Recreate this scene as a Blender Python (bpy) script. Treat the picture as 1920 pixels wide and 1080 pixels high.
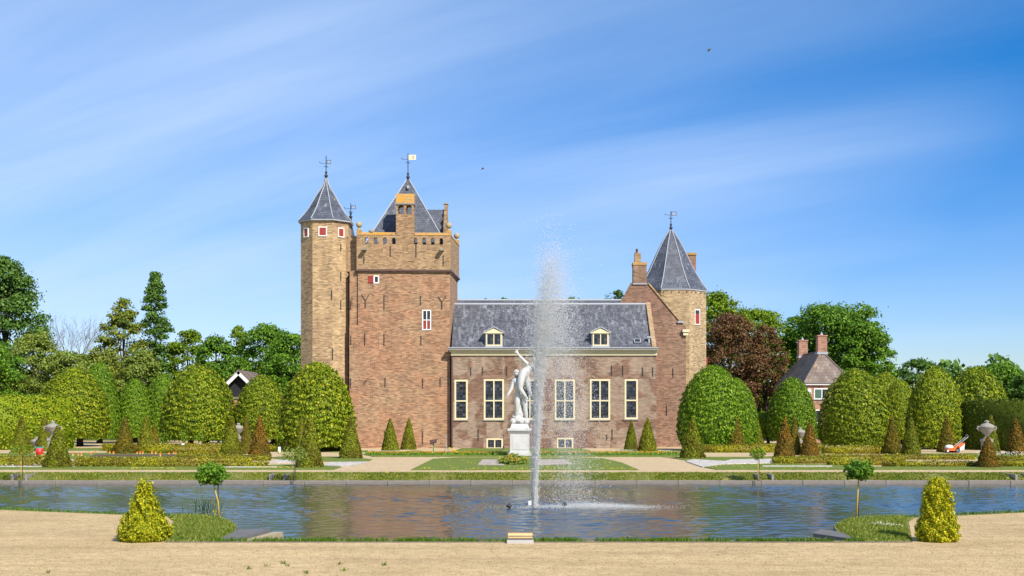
import bpy, bmesh, math, random
import numpy as np
from mathutils import Vector, Matrix
from mathutils.geometry import tessellate_polygon
R = math.radians
random.seed(7)
rng = np.random.default_rng(7)
for o in list(bpy.data.objects): bpy.data.objects.remove(o)
scene = bpy.context.scene
COL = scene.collection

# ---------------------------------------------------------------- camera
F, CZ, YH = 2300.0, 2.2, 778.0          # focal length in photo pixels, eye height, horizon row
cam = bpy.data.cameras.new('camera'); camo = bpy.data.objects.new('camera', cam); COL.objects.link(camo)
cam.sensor_width = 36; cam.lens = F / 1920 * 36; cam.shift_y = (YH - 540) / 1920
cam.clip_start = .1; cam.clip_end = 3000
camo.location = (0, 0, CZ); camo.rotation_euler = (R(90), 0, 0)
scene.camera = camo
# ---------------------------------------------------------------- sun, sky, exposure
AZ, EL = 36, 41
sdir = Vector((math.sin(R(AZ)) * math.cos(R(EL)), -math.cos(R(AZ)) * math.cos(R(EL)), math.sin(R(EL))))
sl = bpy.data.lights.new('sun', 'SUN'); sl.energy = 5.0; sl.angle = R(.53); sl.color = (1, .93, .82)
so = bpy.data.objects.new('sun', sl); COL.objects.link(so); so.location = (20, -30, 60)
so.rotation_euler = (-sdir).to_track_quat('-Z', 'Y').to_euler()
scene.view_settings.view_transform = 'Standard'; scene.view_settings.look = 'None'
scene.view_settings.gamma = 1; scene.view_settings.exposure = .45
world = bpy.data.worlds.new('World'); scene.world = world; world.use_nodes = True

def nd(nt, t, **kw):
    n = nt.nodes.new(t)
    for k, v in kw.items():
        if k.startswith('_'): setattr(n, k[1:], v)
        else: n.inputs[k.replace('__', ' ')].default_value = v
    return n
def lk(nt, a, b): nt.links.new(a, b)
def ramp(nt, fac, stops):
    n = nt.nodes.new('ShaderNodeValToRGB'); e = n.color_ramp.elements
    while len(e) < len(stops): e.new(.5)
    for el, (p, c) in zip(e, stops):
        el.position = p; el.color = (*c, 1) if len(c) == 3 else c
    lk(nt, fac, n.inputs['Fac']); return n.outputs['Color']
def mixc(nt, fac, a, b, mode='MIX'):
    n = nt.nodes.new('ShaderNodeMix'); n.data_type = 'RGBA'; n.blend_type = mode
    for s, v in ((n.inputs[0], fac), (n.inputs[6], a), (n.inputs[7], b)):
        if isinstance(v, (int, float)): s.default_value = v
        elif isinstance(v, tuple): s.default_value = (*v, 1) if len(v) == 3 else v
        else: lk(nt, v, s)
    return n.outputs[2]
def mth(nt, op, a, b=None, clamp=False):
    n = nt.nodes.new('ShaderNodeMath'); n.operation = op; n.use_clamp = clamp
    for s, v in ((n.inputs[0], a), (n.inputs[1], b)):
        if v is None: continue
        if isinstance(v, (int, float)): s.default_value = v
        else: lk(nt, v, s)
    return n.outputs[0]
def noise(nt, vec, scale, detail=3, rough=.55, dist=0):
    n = nd(nt, 'ShaderNodeTexNoise', Scale=scale, Detail=detail, Roughness=rough, Distortion=dist)
    lk(nt, vec, n.inputs['Vector']); return n.outputs['Fac']
def mapping(nt, vec, scale=(1, 1, 1), rot=(0, 0, 0), loc=(0, 0, 0)):
    n = nt.nodes.new('ShaderNodeMapping'); lk(nt, vec, n.inputs['Vector'])
    n.inputs['Scale'].default_value = scale; n.inputs['Rotation'].default_value = rot; n.inputs['Location'].default_value = loc
    return n.outputs['Vector']

def make_world():
    nt = world.node_tree; nt.nodes.clear()
    out = nt.nodes.new('ShaderNodeOutputWorld'); bg = nt.nodes.new('ShaderNodeBackground')
    sky = nt.nodes.new('ShaderNodeTexSky'); sky.sky_type = 'NISHITA'; sky.sun_disc = False
    sky.sun_elevation = R(EL); sky.sun_rotation = R(180 - AZ)
    sky.air_density = 1.0; sky.dust_density = .05; sky.ozone_density = 2.6; sky.altitude = 0
    tc = nt.nodes.new('ShaderNodeTexCoord')
    sp = nt.nodes.new('ShaderNodeSeparateXYZ'); lk(nt, tc.outputs['Generated'], sp.inputs[0])
    den = mth(nt, 'ADD', mth(nt, 'MAXIMUM', sp.outputs['Z'], 0.0), .16)
    cb = nt.nodes.new('ShaderNodeCombineXYZ')
    lk(nt, mth(nt, 'DIVIDE', sp.outputs['X'], den), cb.inputs[0]); lk(nt, mth(nt, 'DIVIDE', sp.outputs['Y'], den), cb.inputs[1])
    p = cb.outputs[0]
    v1 = mapping(nt, mapping(nt, p, (1,1,1), (0,0,R(34))), (.30, 1.5, 1), (0,0,0), (3.1, 1.7, 0))
    n1 = noise(nt, v1, 1.1, 7, .56, .7)
    v2 = mapping(nt, mapping(nt, p, (1,1,1), (0,0,R(30))), (.26, .55, 1), (0,0,0), (.45, .1, 0))
    n2 = noise(nt, v2, .9, 3, .5)
    a = ramp(nt, n1, [(.36, (0, 0, 0)), (.78, (1, 1, 1))])
    n2 = mth(nt, 'ADD', n2, mth(nt, 'MULTIPLY', mth(nt, 'ADD', sp.outputs['X'], -.02), -.42))
    b = ramp(nt, n2, [(.38, (0,0,0)), (.70, (1,1,1))])
    veil = mth(nt, 'MULTIPLY', b, .46)
    str_ = mth(nt, 'MULTIPLY', mth(nt, 'ADD', mth(nt, 'MULTIPLY', b, .85), .15), mth(nt, 'MULTIPLY', a, .62))
    fac = mth(nt, 'ADD', veil, str_, True)
    hs = nd(nt, 'ShaderNodeHueSaturation', Hue=.503, Saturation=1.5, Value=1.0); lk(nt, sky.outputs[0], hs.inputs['Color'])
    tint = mixc(nt, 1.0, hs.outputs[0], (.92, 1.0, 1.10), 'MULTIPLY')
    hor = ramp(nt, sp.outputs['Z'], [(0, (.78,.76,.96)), (.12, (.84,.83,1.0)), (.34, (1,1,1))])
    tint = mixc(nt, 1.0, tint, hor, 'MULTIPLY')
    c = mixc(nt, fac, tint, (5.1, 6.4, 8.6))
    lk(nt, c, bg.inputs['Color']); bg.inputs['Strength'].default_value = .096
    lk(nt, bg.outputs[0], out.inputs[0])
make_world()

# ---------------------------------------------------------------- helpers
def W(px, py, Y): return Vector(((px - 960) * Y / F, Y, CZ - (py - YH) * Y / F))
def G(px, py, z=0.0):
    Y = F * (CZ - z) / (py - YH); return ((px - 960) * Y / F, Y)
def tag(o, label=None, cat=None, group=None, kind=None):
    for k, v in (('label', label), ('category', cat), ('group', group), ('kind', kind)):
        if v: o[k] = v
    return o
def empty(name, loc, label, cat, group=None):
    o = bpy.data.objects.new(name, None); COL.objects.link(o); o.location = loc; o.empty_display_size = .2
    return tag(o, label, cat, group)
def link(name, me, parent=None, loc=None):
    o = bpy.data.objects.new(name, me); COL.objects.link(o)
    if loc is not None: o.location = loc
    if parent is not None:
        o.parent = parent
    return o
def npmesh(name, V, Q, mat, smooth=False):
    V = np.asarray(V, np.float32); Q = np.asarray(Q, np.int32)
    me = bpy.data.meshes.new(name); k = Q.shape[1]
    me.vertices.add(len(V)); me.vertices.foreach_set('co', V.ravel())
    me.loops.add(Q.size); me.loops.foreach_set('vertex_index', Q.ravel())
    me.polygons.add(len(Q)); me.polygons.foreach_set('loop_start', np.arange(len(Q), dtype=np.int32) * k)
    me.polygons.foreach_set('loop_total', np.full(len(Q), k, np.int32))
    if smooth: me.polygons.foreach_set('use_smooth', np.ones(len(Q), bool))
    me.update(calc_edges=True); me.materials.append(mat); return me

class MB:
    def __init__(s): s.v = []; s.f = []
    def add(s, vs, fs):
        n = len(s.v); s.v += [tuple(v) for v in vs]; s.f += [tuple(i + n for i in f) for f in fs]; return s
    def box(s, x0, x1, y0, y1, z0, z1):
        return s.add([(x0,y0,z0),(x1,y0,z0),(x1,y1,z0),(x0,y1,z0),(x0,y0,z1),(x1,y0,z1),(x1,y1,z1),(x0,y1,z1)],
                     [(0,3,2,1),(4,5,6,7),(0,1,5,4),(1,2,6,5),(2,3,7,6),(3,0,4,7)])
    def obox(s, c, ax, ay, az):       # centre and three half-axis vectors
        c, ax, ay, az = map(Vector, (c, ax, ay, az)); vs = []
        for k in (-1, 1):
            for i, j in ((-1,-1),(1,-1),(1,1),(-1,1)): vs.append(c + ax*i + ay*j + az*k)
        return s.add(vs, [(0,3,2,1),(4,5,6,7),(0,1,5,4),(1,2,6,5),(2,3,7,6),(3,0,4,7)])
    def prism(s, fp, z0, z1, fp2=None):   # footprint counter-clockwise from above
        n = len(fp); fp2 = fp2 or fp
        vs = [(x, y, z0) for x, y in fp] + [(x, y, z1) for x, y in fp2]
        return s.add(vs, [tuple(range(n))[::-1], tuple(range(n, 2*n))] + [(i, (i+1) % n, n + (i+1) % n, n + i) for i in range(n)])
    def rings(s, rs, cap0=True, cap1=True):  # rings: list of equal-length vertex loops
        n = len(rs[0]); base = len(s.v)
        for r in rs: s.v += [tuple(p) for p in r]
        for k in range(len(rs) - 1):
            for i in range(n):
                a = base + k*n + i; b = base + k*n + (i+1) % n
                s.f.append((a, b, b + n, a + n))
        if cap0: s.f.append(tuple(base + i for i in range(n))[::-1])
        if cap1: s.f.append(tuple(base + (len(rs)-1)*n + i for i in range(n)))
        return s
    def lathe(s, prof, c=(0,0,0), seg=12, rot=0, sx=1, sy=1):  # prof (r, z) bottom to top
        rs = [[(c[0] + sx*max(r, 1e-4)*math.cos(rot + 2*math.pi*i/seg), c[1] + sy*max(r, 1e-4)*math.sin(rot + 2*math.pi*i/seg), c[2] + z) for i in range(seg)] for r, z in prof]
        return s.rings(rs)
    def tube(s, pts, rad, seg=6):
        pts = [Vector(p) for p in pts]; rads = rad if isinstance(rad, (list, tuple)) else [rad]*len(pts)
        rs = []
        for i, p in enumerate(pts):
            d = (pts[min(i+1, len(pts)-1)] - pts[max(i-1, 0)]).normalized()
            u = d.orthogonal().normalized() if abs(d.z) > .9 else d.cross(Vector((0,0,1))).normalized()
            w = d.cross(u).normalized()
            rs.append([p + (u*math.cos(2*math.pi*k/seg) + w*math.sin(2*math.pi*k/seg))*rads[i] for k in range(seg)])
        return s.rings(rs)
    def build(s, name, mat, parent=None, smooth=False, origin=None):
        me = bpy.data.meshes.new(name)
        off = Vector(origin) if origin is not None else (parent_world(parent) if parent is not None else Vector((0,0,0)))
        me.from_pydata([(a[0]-off[0], a[1]-off[1], a[2]-off[2]) for a in s.v], [], s.f)
        bm = bmesh.new(); bm.from_mesh(me); bmesh.ops.recalc_face_normals(bm, faces=bm.faces); 
        uv = bm.loops.layers.uv.new('UVMap'); Z = Vector((0,0,1))
        for f in bm.faces:
            n = f.normal
            if abs(n.z) > .985: t, b = Vector((1,0,0)), Vector((0,1,0))
            else:
                t = Z.cross(n).normalized(); b = n.cross(t)
            for l in f.loops:
                co = l.vert.co + off; l[uv].uv = (co.dot(t), co.dot(b))
            f.smooth = smooth
        bm.to_mesh(me); bm.free(); me.materials.append(mat)
        o = link(name, me, parent)
        if origin is not None and parent is None: o.location = off
        return o
def parent_world(p):
    v = Vector((0,0,0))
    while p is not None: v += p.location; p = p.parent
    return v

# ---------------------------------------------------------------- materials
def newmat(name):
    m = bpy.data.materials.new(name); m.use_nodes = True; nt = m.node_tree
    return m, nt, nt.nodes['Principled BSDF']
def bump(nt, h, bs, strength=.5, dist=.02):
    b = nd(nt, 'ShaderNodeBump', Strength=strength, Distance=dist); lk(nt, h, b.inputs['Height']); lk(nt, b.outputs[0], bs.inputs['Normal'])
def plain(name, c, rough=.6, var=.18, scale=6.0, metal=0, bumpd=.003):
    m, nt, bs = newmat(name); tc = nt.nodes.new('ShaderNodeTexCoord')
    n = noise(nt, tc.outputs['Object'], scale, 5, .65)
    col = mixc(nt, n, tuple(max(0, x*(1-var)) for x in c), tuple(min(1, x*(1+var)) for x in c))
    lk(nt, col, bs.inputs['Base Color']); bs.inputs['Roughness'].default_value = rough; bs.inputs['Metallic'].default_value = metal
    n2 = noise(nt, tc.outputs['Object'], scale*8, 3); bump(nt, n2, bs, .4, bumpd)
    return m
def brick(name, c1, c2, patch, mortar, pale=None, plo=.45, phi=.65, pscale=.35, palelo=.58, palehi=.66, bw=.25, bh=.075, lich=None, lich_lo=.38):
    m, nt, bs = newmat(name); tc = nt.nodes.new('ShaderNodeTexCoord'); uv = tc.outputs['UV']; ob = tc.outputs['Object']
    def course(w, h, off):
        b = nd(nt, 'ShaderNodeTexBrick', Scale=1.0); b.inputs['Brick Width'].default_value = w; b.inputs['Row Height'].default_value = h
        b.inputs['Mortar Size'].default_value = .008; b.inputs['Mortar Smooth'].default_value = .2; b.inputs['Bias'].default_value = 0
        b.inputs['Color1'].default_value = (0,0,0,1); b.inputs['Color2'].default_value = (1,1,1,1); b.inputs['Mortar'].default_value = (.5,.5,.5,1)
        lk(nt, uv, b.inputs['Vector']); return b
    b = course(bw, bh, 0); tint = b.outputs['Color']
    dk = tuple(x*.52 for x in c1); lt = tuple(min(.8, x*1.35) for x in c2)
    c = ramp(nt, tint, [(0, dk), (.22, c1), (.75, c2), (1, lt)])
    np_ = noise(nt, mapping(nt, uv, (1, 1.25, 1)), pscale, 5, .55, .3)
    pc = ramp(nt, tint, [(0, tuple(x*.55 for x in patch)), (.5, patch), (1, tuple(min(.8, x*1.5) for x in patch))])
    c = mixc(nt, mth(nt, 'MULTIPLY', ramp(nt, np_, [(plo, (0,0,0)), (phi, (1,1,1))]), .8), c, pc)
    if pale:
        n3 = noise(nt, mapping(nt, uv, (1, 1.1, 1), loc=(7.3, 2.1, 0)), pscale*1.5, 3, .5, .8)
        pl = ramp(nt, tint, [(0, tuple(x*.7 for x in pale)), (1, tuple(min(.8, x*1.2) for x in pale))])
        c = mixc(nt, mth(nt, 'MULTIPLY', ramp(nt, n3, [(palelo, (0,0,0)), (palehi, (1,1,1))]), .85), c, pl)
    c = mixc(nt, mth(nt, 'MULTIPLY', b.outputs['Fac'], .8), c, mortar)
    st = noise(nt, mapping(nt, uv, (1.3, .22, 1)), 1.0, 5, .6)
    c = mixc(nt, .75, c, ramp(nt, st, [(.3, (.76,.74,.73)), (.6, (1.06,1.06,1.06))]), 'MULTIPLY')
    if lich: c = mixc(nt, ramp(nt, noise(nt, uv, 2.2, 5, .7), [(lich_lo, (0,0,0)), (lich_lo+.2, (1,1,1))]), c, lich)
    lk(nt, c, bs.inputs['Base Color']); bs.inputs['Roughness'].default_value = .9
    h = mth(nt, 'ADD', mth(nt, 'MULTIPLY', b.outputs['Fac'], -1.0), mth(nt, 'MULTIPLY', tint, .4))
    bump(nt, h, bs, .6, .012)
    return m
def slate(name, c1, c2, spot, lich=None, lo=.55, hi=.7, w=.24, h=.17):
    m, nt, bs = newmat(name); tc = nt.nodes.new('ShaderNodeTexCoord'); uv = tc.outputs['UV']
    b = nd(nt, 'ShaderNodeTexBrick', Scale=1.0); b.inputs['Brick Width'].default_value = w; b.inputs['Row Height'].default_value = h
    b.inputs['Mortar Size'].default_value = .012; b.inputs['Color1'].default_value = (*c1, 1); b.inputs['Color2'].default_value = (*c2, 1)
    b.inputs['Mortar'].default_value = (*[x*.5 for x in c1], 1); lk(nt, uv, b.inputs['Vector'])
    n = noise(nt, mapping(nt, uv, (2.6, .7, 1)), 1.2, 8, .72, .5)
    c = mixc(nt, mth(nt, 'MULTIPLY', ramp(nt, n, [(lo, (0,0,0)), (hi, (1,1,1))]), .6), b.outputs['Color'], spot)
    g = noise(nt, uv, .8, 4, .6); c = mixc(nt, .8, c, ramp(nt, g, [(.3, (.62,.63,.66)), (.65, (1.15,1.15,1.15))]), 'MULTIPLY')
    if lich: c = mixc(nt, ramp(nt, noise(nt, mapping(nt, uv, (1, .6, 1)), 1.6, 6, .75), [(.62, (0,0,0)), (.66, (1,1,1))]), c, lich)
    lk(nt, c, bs.inputs['Base Color']); bs.inputs['Roughness'].default_value = .62
    bump(nt, mth(nt, 'ADD', b.outputs['Color'], mth(nt, 'MULTIPLY', n, .25)), bs, .7, .02)
    return m
def leafmat(name, cols, trans=.35, patch=None, gloss=.1):
    m, nt, bs = newmat(name); out = nt.nodes['Material Output']
    ge = nt.nodes.new('ShaderNodeNewGeometry'); tc = nt.nodes.new('ShaderNodeTexCoord')
    k = len(cols); c = ramp(nt, ge.outputs['Random Per Island'], [(i/(k-1) if k > 1 else 0, x) for i, x in enumerate(cols)])
    if patch: c = mixc(nt, mth(nt, 'MULTIPLY', ramp(nt, noise(nt, tc.outputs['Object'], 1.3, 4, .6), [(.42, (0,0,0)), (.62, (1,1,1))]), .75), c, patch)
    oi = nt.nodes.new('ShaderNodeObjectInfo')
    c = mixc(nt, 1, c, ramp(nt, oi.outputs['Random'], [(0, (.88,.9,.9)), (1, (1.1,1.06,1.0))]), 'MULTIPLY')
    lk(nt, c, bs.inputs['Base Color']); bs.inputs['Roughness'].default_value = .5; bs.inputs['Specular IOR Level'].default_value = gloss*2
    tr = nt.nodes.new('ShaderNodeBsdfTranslucent'); lk(nt, mixc(nt, 1, c, (1.15, 1.1, .55), 'MULTIPLY'), tr.inputs['Color'])
    mx = nt.nodes.new('ShaderNodeMixShader'); mx.inputs[0].default_value = trans
    lk(nt, bs.outputs[0], mx.inputs[1]); lk(nt, tr.outputs[0], mx.inputs[2]); lk(nt, mx.outputs[0], out.inputs[0])
    return m
M = {}
M['brick_tower'] = brick('tower_brick', (0.270,0.152,0.080), (0.360,0.222,0.120), (0.324,0.144,0.072), (0.414,0.322,0.216), plo=.40, phi=.60)
M['brick_parapet'] = brick('parapet_brick', (0.288,0.174,0.084), (0.369,0.235,0.120), (0.306,0.165,0.080), (0.414,0.322,0.208))
M['brick_turret'] = brick('turret_brick', (0.360,0.226,0.108), (0.450,0.304,0.156), (0.315,0.187,0.096), (0.468,0.374,0.248), plo=.5, phi=.7)
M['brick_hall'] = brick('hall_brick', (0.153,0.077,0.046), (0.216,0.113,0.068), (0.135,0.070,0.048), (0.306,0.235,0.168), pale=(0.342,0.252,0.180), pscale=.4, palelo=.45, palehi=.53)
M['brick_gable'] = brick('gable_brick', (0.211,0.117,0.072), (0.279,0.165,0.104), (0.198,0.091,0.060), (0.360,0.278,0.200))
M['brick_right'] = brick('right_tower_brick', (0.324,0.217,0.108), (0.414,0.296,0.160), (0.297,0.204,0.112), (0.450,0.365,0.240))
M['brick_lichen'] = brick('lichen_brick', (.34,.22,.11), (.40,.27,.14), (.38,.22,.08), (.44,.35,.22), lich=(.50,.25,.025))
M['brick_verge'] = brick('verge_brick', (.32,.21,.11), (.40,.27,.15), (.36,.22,.10), (.44,.35,.24), lich=(.44,.24,.04), lich_lo=.52)
M['brick_house'] = brick('house_brick', (.34,.15,.09), (.42,.20,.125), (.38,.18,.12), (.48,.38,.3))
M['slate'] = slate('slate', (.055,.062,.085), (.105,.118,.15), (.36,.38,.42), lo=.56, hi=.74)
M['slate_hall'] = slate('hall_slate', (.062,.066,.08), (.115,.12,.138), (.50,.51,.53), lo=.50, hi=.76)
M['slate_lichen'] = slate('lichen_slate', (.055,.062,.085), (.105,.118,.15), (.32,.33,.36), lich=(.50,.27,.03))
M['tile'] = slate('pantile', (.14,.10,.078), (.24,.18,.14), (.38,.32,.25), lich=(.48,.26,.05), w=.3, h=.34)
M['lead'] = plain('lead', (.33,.35,.38), .55)
M['cream'] = plain('cream_paint', (.66,.575,.36), .55, .15)
M['white'] = plain('white_paint', (.80,.79,.74), .55, .06)
M['red'] = plain('red_shutter_paint', (.31,.04,.026), .5, .15)
M['green_paint'] = plain('green_paint', (.06,.13,.09), .5)
M['iron'] = plain('dark_iron', (.035,.035,.04), .6, .3)
M['brown_iron'] = plain('brown_pipe', (.09,.045,.035), .55)
M['gilt'] = plain('gilt', (.55,.33,.06), .4)
M['goldplate'] = plain('gilded_flag', (.80,.68,.38), .45)
M['stone'] = plain('grey_stone', (.26,.24,.205), .9, .35, 5)
M['ballstone'] = plain('lichen_ball_stone', (.37,.30,.18), .9, .4, 7)
M['gable_dark'] = plain('gable_shade', (.012,.011,.011), .8)  # near-black colour for the shaded inside of the barn's open gable
M['old_wood'] = plain('weathered_timber', (.17,.14,.11), .85, .4, 5)
M['marble'] = plain('white_marble', (.50,.49,.47), .6, .25, 2.2)
M['bark'] = plain('bark', (.055,.042,.03), .95, .4, 6, bumpd=.03)
M['pale_bark'] = plain('pale_bark', (.15,.125,.10), .95, .3, 6)
M['cane'] = plain('bamboo_cane', (.50,.33,.05), .6, .2)
M['orange'] = plain('orange_plastic', (.75,.15,.02), .4, .06)
M['stake_wood'] = plain('stake_wood', (.62,.40,.14), .7)
M['red_plastic'] = plain('red_plastic', (.62,.03,.025), .4, .06)
M['teal'] = plain('teal_plastic', (.10,.40,.42), .4, .06)
M['white_plastic'] = plain('white_plastic', (.74,.75,.72), .4, .05)
M['grey_plastic'] = plain('grey_plastic', (.20,.21,.25), .45, .08)
M['black'] = plain('black_rubber', (.02,.02,.02), .6)
M['yellow_hose'] = plain('yellow_hose', (.72,.55,.02), .45, .05)
M['steel'] = plain('steel', (.45,.46,.47), .4, .1, metal=.4)
M['sign_green'] = plain('lectern_green', (.12,.24,.06), .5)
def glass():
    m, nt, bs = newmat('window_glass'); ge = nt.nodes.new('ShaderNodeNewGeometry')
    c = ramp(nt, ge.outputs['Random Per Island'], [(0, (.012,.014,.018)), (.6, (.03,.035,.045)), (1, (.085,.09,.10))])
    lk(nt, c, bs.inputs['Base Color']); bs.inputs['Roughness'].default_value = .06; bs.inputs['Specular IOR Level'].default_value = .45
    return m
M['glass'] = glass()
M['lime_leaf'] = leafmat('lime_leaf', [(0.0396, 0.0792, 0.0048), (0.1135, 0.1857, 0.0082), (0.2543, 0.3306, 0.0153), (0.4989, 0.4989, 0.0302)], .34)
M['lime_leaf_green'] = leafmat('lime_leaf_green', [(0.0331, 0.0827, 0.005), (0.0915, 0.1885, 0.0097), (0.1859, 0.3186, 0.0158), (0.3472, 0.4893, 0.0285)], .34)
M['yew_green'] = leafmat('yew_green', [(0.0688, 0.0915, 0.0056), (0.1777, 0.2085, 0.0121), (0.3424, 0.3664, 0.0207)], .2, patch=(.12,.095,.012))
M['yew_rust'] = leafmat('yew_rust', [(0.0762, 0.0713, 0.0066), (0.1869, 0.1538, 0.0129), (0.3376, 0.2412, 0.0183)], .2, patch=(.11,.105,.012))
M['yew_orange'] = leafmat('yew_orange', [(0.0821, 0.0569, 0.0062), (0.2121, 0.1225, 0.0143), (0.39, 0.2163, 0.0218)], .2, patch=(.10,.09,.015))
M['yew_hedge'] = leafmat('yew_hedge', [(.04,.07,.006), (.085,.12,.010), (.14,.17,.014)], .2)
M['gold_leaf'] = leafmat('golden_leaf', [(.10,.15,.008), (.30,.34,.010), (.52,.50,.015), (.70,.63,.025)], .3)
M['box_leaf'] = leafmat('box_leaf', [(0.051, 0.0742, 0.0056), (0.1473, 0.1757, 0.0102), (0.3349, 0.3214, 0.0161), (0.5873, 0.51, 0.0278)], .25, patch=(.17,.13,.018))
M['tree_green'] = leafmat('tree_green', [(0.0478, 0.1228, 0.0109), (0.1126, 0.2413, 0.0193), (0.2223, 0.389, 0.0296)], .3)
M['tree_dark'] = leafmat('tree_dark', [(0.0406, 0.0979, 0.0196), (0.0858, 0.1807, 0.0304), (0.174, 0.3045, 0.0479)], .3)
M['tree_bright'] = leafmat('tree_bright', [(0.0828, 0.1449, 0.0083), (0.1691, 0.2777, 0.0145), (0.3174, 0.4416, 0.0248)], .34)
M['tree_olive'] = leafmat('tree_olive', [(0.118, 0.1829, 0.0292), (0.2145, 0.2925, 0.0488), (0.3432, 0.39, 0.0683)], .3)
M['tree_autumn'] = leafmat('tree_gold', [(0.078, 0.1638, 0.0234), (0.195, 0.2574, 0.0351), (0.4095, 0.3744, 0.0488)], .3)
M['tree_copper'] = leafmat('tree_copper', [(0.0604, 0.0304, 0.0184), (0.1208, 0.0552, 0.0299), (0.1932, 0.0966, 0.046), (0.1932, 0.1656, 0.046)], .25)
M['grass_blade'] = leafmat('grass_blade', [(0.069, 0.138, 0.0115), (0.138, 0.2185, 0.0207), (0.2185, 0.276, 0.0345), (0.3795, 0.345, 0.115)], .3)
M['bank_blade'] = leafmat('bank_blade', [(.10,.16,.012), (.16,.21,.018), (.24,.26,.03), (.40,.34,.10)], .3, patch=(.12,.19,.015))
M['grass_bright'] = leafmat('grass_bright', [(.055,.13,.008), (.09,.18,.01), (.14,.22,.014)], .3)
M['marigold'] = leafmat('marigold', [(.55,.17,.008), (.68,.27,.01), (.68,.42,.015)], .15)
M['yellow_flower'] = leafmat('yellow_flower', [(.70,.55,.01), (.75,.62,.03)], .15)
M['white_flower'] = leafmat('white_flower', [(.72,.72,.68), (.8,.78,.75)], .15)

def ground_mat(name, a, b, c, s1, s2, bd, speck=None, dry=None, track=False):
    m, nt, bs = newmat(name); tc = nt.nodes.new('ShaderNodeTexCoord'); ob = tc.outputs['Object']
    n1 = noise(nt, ob, s1, 6, .6); n2 = noise(nt, ob, s2, 4, .7); n3 = noise(nt, ob, s1*9, 5, .65)
    col = mixc(nt, ramp(nt, n1, [(.35, (0,0,0)), (.65, (1,1,1))]), a, b)
    col = mixc(nt, ramp(nt, n3, [(.40, (0,0,0)), (.60, (1,1,1))]), col, c)
    v = nd(nt, 'ShaderNodeTexVoronoi', Scale=s2); lk(nt, ob, v.inputs['Vector'])
    sep = nt.nodes.new('ShaderNodeSeparateColor'); lk(nt, v.outputs['Color'], sep.inputs[0])
    if speck: col = mixc(nt, 1, col, ramp(nt, sep.outputs[0], [(0, (1-speck,)*3), (.18, (.92,.92,.92)), (.8, (1.03,1.03,1.02)), (1, (1+speck*.55,)*3)]), 'MULTIPLY')
    if track:
        tk = noise(nt, mapping(nt, ob, (.12, 1.5, 1)), 1.0, 4, .6, .3); bl = noise(nt, mapping(nt, ob, (.5, .9, 1)), .7, 5, .65)
        col = mixc(nt, .8, col, ramp(nt, tk, [(.36, (.86,.84,.80)), (.5, (1,1,1)), (.66, (1.07,1.06,1.04))]), 'MULTIPLY')
        col = mixc(nt, .8, col, ramp(nt, bl, [(.34, (.80,.78,.74)), (.52, (1,1,1)), (.7, (1.08,1.07,1.05))]), 'MULTIPLY')
    if dry: col = mixc(nt, ramp(nt, noise(nt, ob, s1*2.3, 5, .65), [(.52, (0,0,0)), (.72, (1,1,1))]), col, dry)
    lk(nt, col, bs.inputs['Base Color']); bs.inputs['Roughness'].default_value = .95
    bump(nt, mth(nt, 'ADD', sep.outputs[1], mth(nt, 'MULTIPLY', n2, .8)), bs, .7, bd)
    return m
M['gravel'] = ground_mat('sand_gravel', (.53,.385,.19), (.60,.445,.235), (.46,.33,.16), .45, 46, .012, speck=.38, track=True)
M['path'] = ground_mat('garden_gravel', (.52,.39,.22), (.58,.44,.26), (.45,.33,.18), .3, 24, .01, speck=.2)
M['chips'] = ground_mat('white_stone_chips', (.54,.51,.46), (.62,.59,.54), (.42,.38,.33), .6, 14, .03, speck=.5)
M['chips_dim'] = ground_mat('grey_pink_chips', (.42,.36,.30), (.50,.44,.38), (.34,.28,.23), .6, 14, .03, speck=.5)
M['lawn'] = ground_mat('mown_lawn', (.085,.15,.008), (.12,.185,.010), (.17,.20,.018), .5, 30, .03, speck=.5)
M['turf'] = ground_mat('rough_turf', (.11,.15,.014), (.16,.18,.02), (.25,.22,.06), .9, 30, .03, speck=.4)
M['soil'] = ground_mat('soil', (.10,.06,.035), (.14,.085,.05), (.08,.05,.03), 1.5, 30, .02, speck=.3)

def water_mat():
    m, nt, bs = newmat('pond_water'); tc = nt.nodes.new('ShaderNodeTexCoord'); ob = tc.outputs['Object']
    bs.inputs['Base Color'].default_value = (.035,.048,.05,1); bs.inputs['Roughness'].default_value = .04; bs.inputs['IOR'].default_value = 1.33
    bs.inputs['Specular IOR Level'].default_value = .5
    n = noise(nt, mapping(nt, ob, (1, 1.5, 1)), 13, 3, .5)
    bump(nt, n, bs, .35, .010)
    return m
M['water'] = water_mat()
def drop_mat():
    m, nt, bs = newmat('water_spray'); out = nt.nodes['Material Output']
    bs.inputs['Base Color'].default_value = (.97,.97,.95,1); bs.inputs['Roughness'].default_value = .18
    tr = nt.nodes.new('ShaderNodeBsdfTranslucent'); tr.inputs['Color'].default_value = (.95,.95,.93,1)
    mx = nt.nodes.new('ShaderNodeMixShader'); mx.inputs[0].default_value = .45
    lk(nt, bs.outputs[0], mx.inputs[1]); lk(nt, tr.outputs[0], mx.inputs[2])
    tp = nt.nodes.new('ShaderNodeBsdfTransparent'); m2 = nt.nodes.new('ShaderNodeMixShader'); m2.inputs[0].default_value = .20   # clear water lets light through
    lk(nt, mx.outputs[0], m2.inputs[1]); lk(nt, tp.outputs[0], m2.inputs[2]); lk(nt, m2.outputs[0], out.inputs[0]); return m
M['spray'] = drop_mat()
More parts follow.
